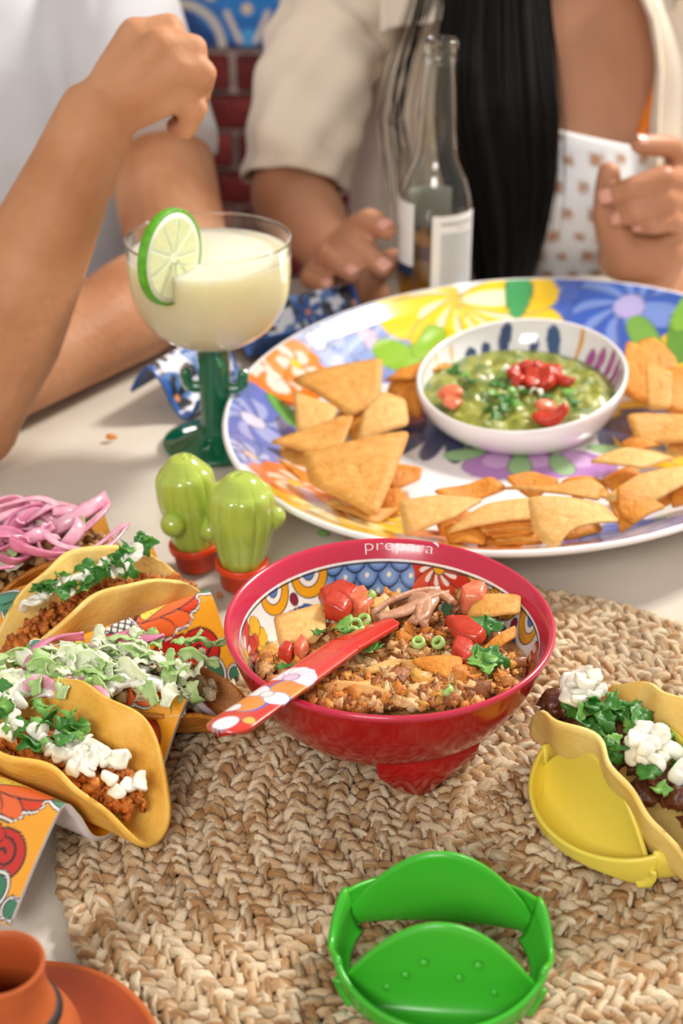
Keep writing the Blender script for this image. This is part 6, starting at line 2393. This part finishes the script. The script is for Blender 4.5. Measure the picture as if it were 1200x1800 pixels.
V, F = sleeve(sl_path, [0.062, 0.063, 0.060, 0.058, 0.053], 1.0)
obj('sleeve', V, F, m_cream, wom)
HEL = SL.lerp(EL, 0.9)
V, F = sleeve([SL + Vector((-0.075, 0, 0.030)), SL + Vector((-0.012, 0, 0.012)), SL.lerp(HEL, 0.3), SL.lerp(HEL, 0.7), HEL], [0.050, 0.070, 0.066, 0.060, 0.056], 2.0)
obj('sleeve', V, F, m_cream, wom)
# collar flap on her right side
Pm = np.zeros((14, 10, 3))
for i in range(14):
    for j in range(10):
        a = PY(668 + 118 * i / 13, -60 + (118 - 26 * (i / 13)) * j / 9, WY - 0.135 + 0.05 * (1 - j / 9))
        Pm[i, j] = np.array(a) + np.array([0, 0.008 * sin(i * 0.5), 0])
V, F = sheet(Pm, 0.002)
obj('collar', V, F, m_cream, wom)
# lapel edges (rolled front edge of the shirt)
for t_, nm in ((radians(-56), 'front_edge'), (radians(222), 'front_edge')):
    pts = []
    for k in range(24):
        z = -0.25 + (zs_ + 0.04 + 0.25) * k / 23
        pts.append(wtorso(z, t_, 0.023))
    V, F = tube(pts, 0.0060, 10, flat=0.6)
    obj(nm, V, F, m_cream, wom)

# long hair: a core mass with many strands, falling over her right breast
rs = random.Random(77)
HYY = WY - 0.150


def hair_edge(py):
    l = np.interp(py, [-440, -260, 0, 120, 200, 320, 420, 500, 540], [868, 812, 786, 770, 765, 795, 825, 838, 850])
    r = np.interp(py, [-440, -260, 0, 120, 200, 320, 420, 500, 540], [935, 950, 955, 968, 976, 972, 952, 925, 905])
    return l, r


Pm = np.zeros((34, 30, 3))
for i in range(34):
    py = -440 + 970 * i / 33
    l, r = hair_edge(py)
    for j in range(30):
        a = 2 * pi * j / 30
        q = 0.5 + 0.5 * cos(a)
        bulge = np.interp(py, [-440, -300], [0.012, 0.032]) * sin(a)
        yy = np.interp(py, [-440, -260, 0, 200, 540], [WY - 0.035, WY - 0.085, WY - 0.125, WY - 0.170, WY - 0.165]) + bulge + 0.004 * sin(q * 40 + i * 0.2)
        Pm[i, j] = np.array(PY(l + (r - l) * q, py, yy))
g = G()
g.add(Pm.reshape(-1, 3), [tuple(reversed(q)) for q in grid_faces(34, 30, wrap_v=True)] + [tuple(range(30)), tuple(33 * 30 + k for k in range(30))[::-1]])


def strand(g, q0, dl, end, yoff, r0, wav=4.0):
    pts, rr = [], []
    n = 22
    for k in range(n):
        t = k / (n - 1)
        py = -440 + (end + 440) * t
        l, r = hair_edge(py)
        px = l + (r - l) * q0 + dl * t ** 2 + wav * sin(t * 7 + q0 * 30) * t
        yy = np.interp(py, [-440, -260, 0, 200, 540], [WY - 0.035, WY - 0.085, WY - 0.125, WY - 0.170, WY - 0.165]) - 0.030 * sqrt(max(0, 1 - (2 * q0 - 1) ** 2)) - yoff
        pts.append(PY(px, py, yy)); rr.append(r0 * (1 - 0.75 * t ** 3))
    g.add(*tube(pts, rr, 5))


for k in range(230):
    strand(g, rs.uniform(-0.02, 1.02), rs.uniform(-14, 14), rs.uniform(440, 560), rs.uniform(-0.003, 0.005), rs.uniform(0.0009, 0.0022))
for k in range(26):     # loose wisps sweeping left over the shirt
    strand(g, rs.uniform(-0.20, 0.1), rs.uniform(-130, -40), rs.uniform(330, 470), rs.uniform(0.002, 0.01), rs.uniform(0.0004, 0.0011), 8)
for k in range(14):
    strand(g, rs.uniform(0.9, 1.1), rs.uniform(-20, 26), rs.uniform(300, 480), rs.uniform(0.0, 0.008), rs.uniform(0.0004, 0.0010), 8)
# cap over the skull and the lock behind the other shoulder
V, F = ellipsoid((hw_[0], hw_[1] + 0.028, hw_[2] + 0.030), (0.088, 0.098, 0.096), 28, 18)
g.add(V, F)
g.add(*capsule((hw_[0], hw_[1] + 0.075, hw_[2] - 0.02), (WX, WY + 0.115, zs_ - 0.12), 0.075, 0.055))
g.add(*capsule((hw_[0] - 0.070, hw_[1] + 0.01, hw_[2] - 0.01), tuple(PY(865, -250, WY - 0.085)), 0.030, 0.032))
gobj('hair', g, m_hair, wom)
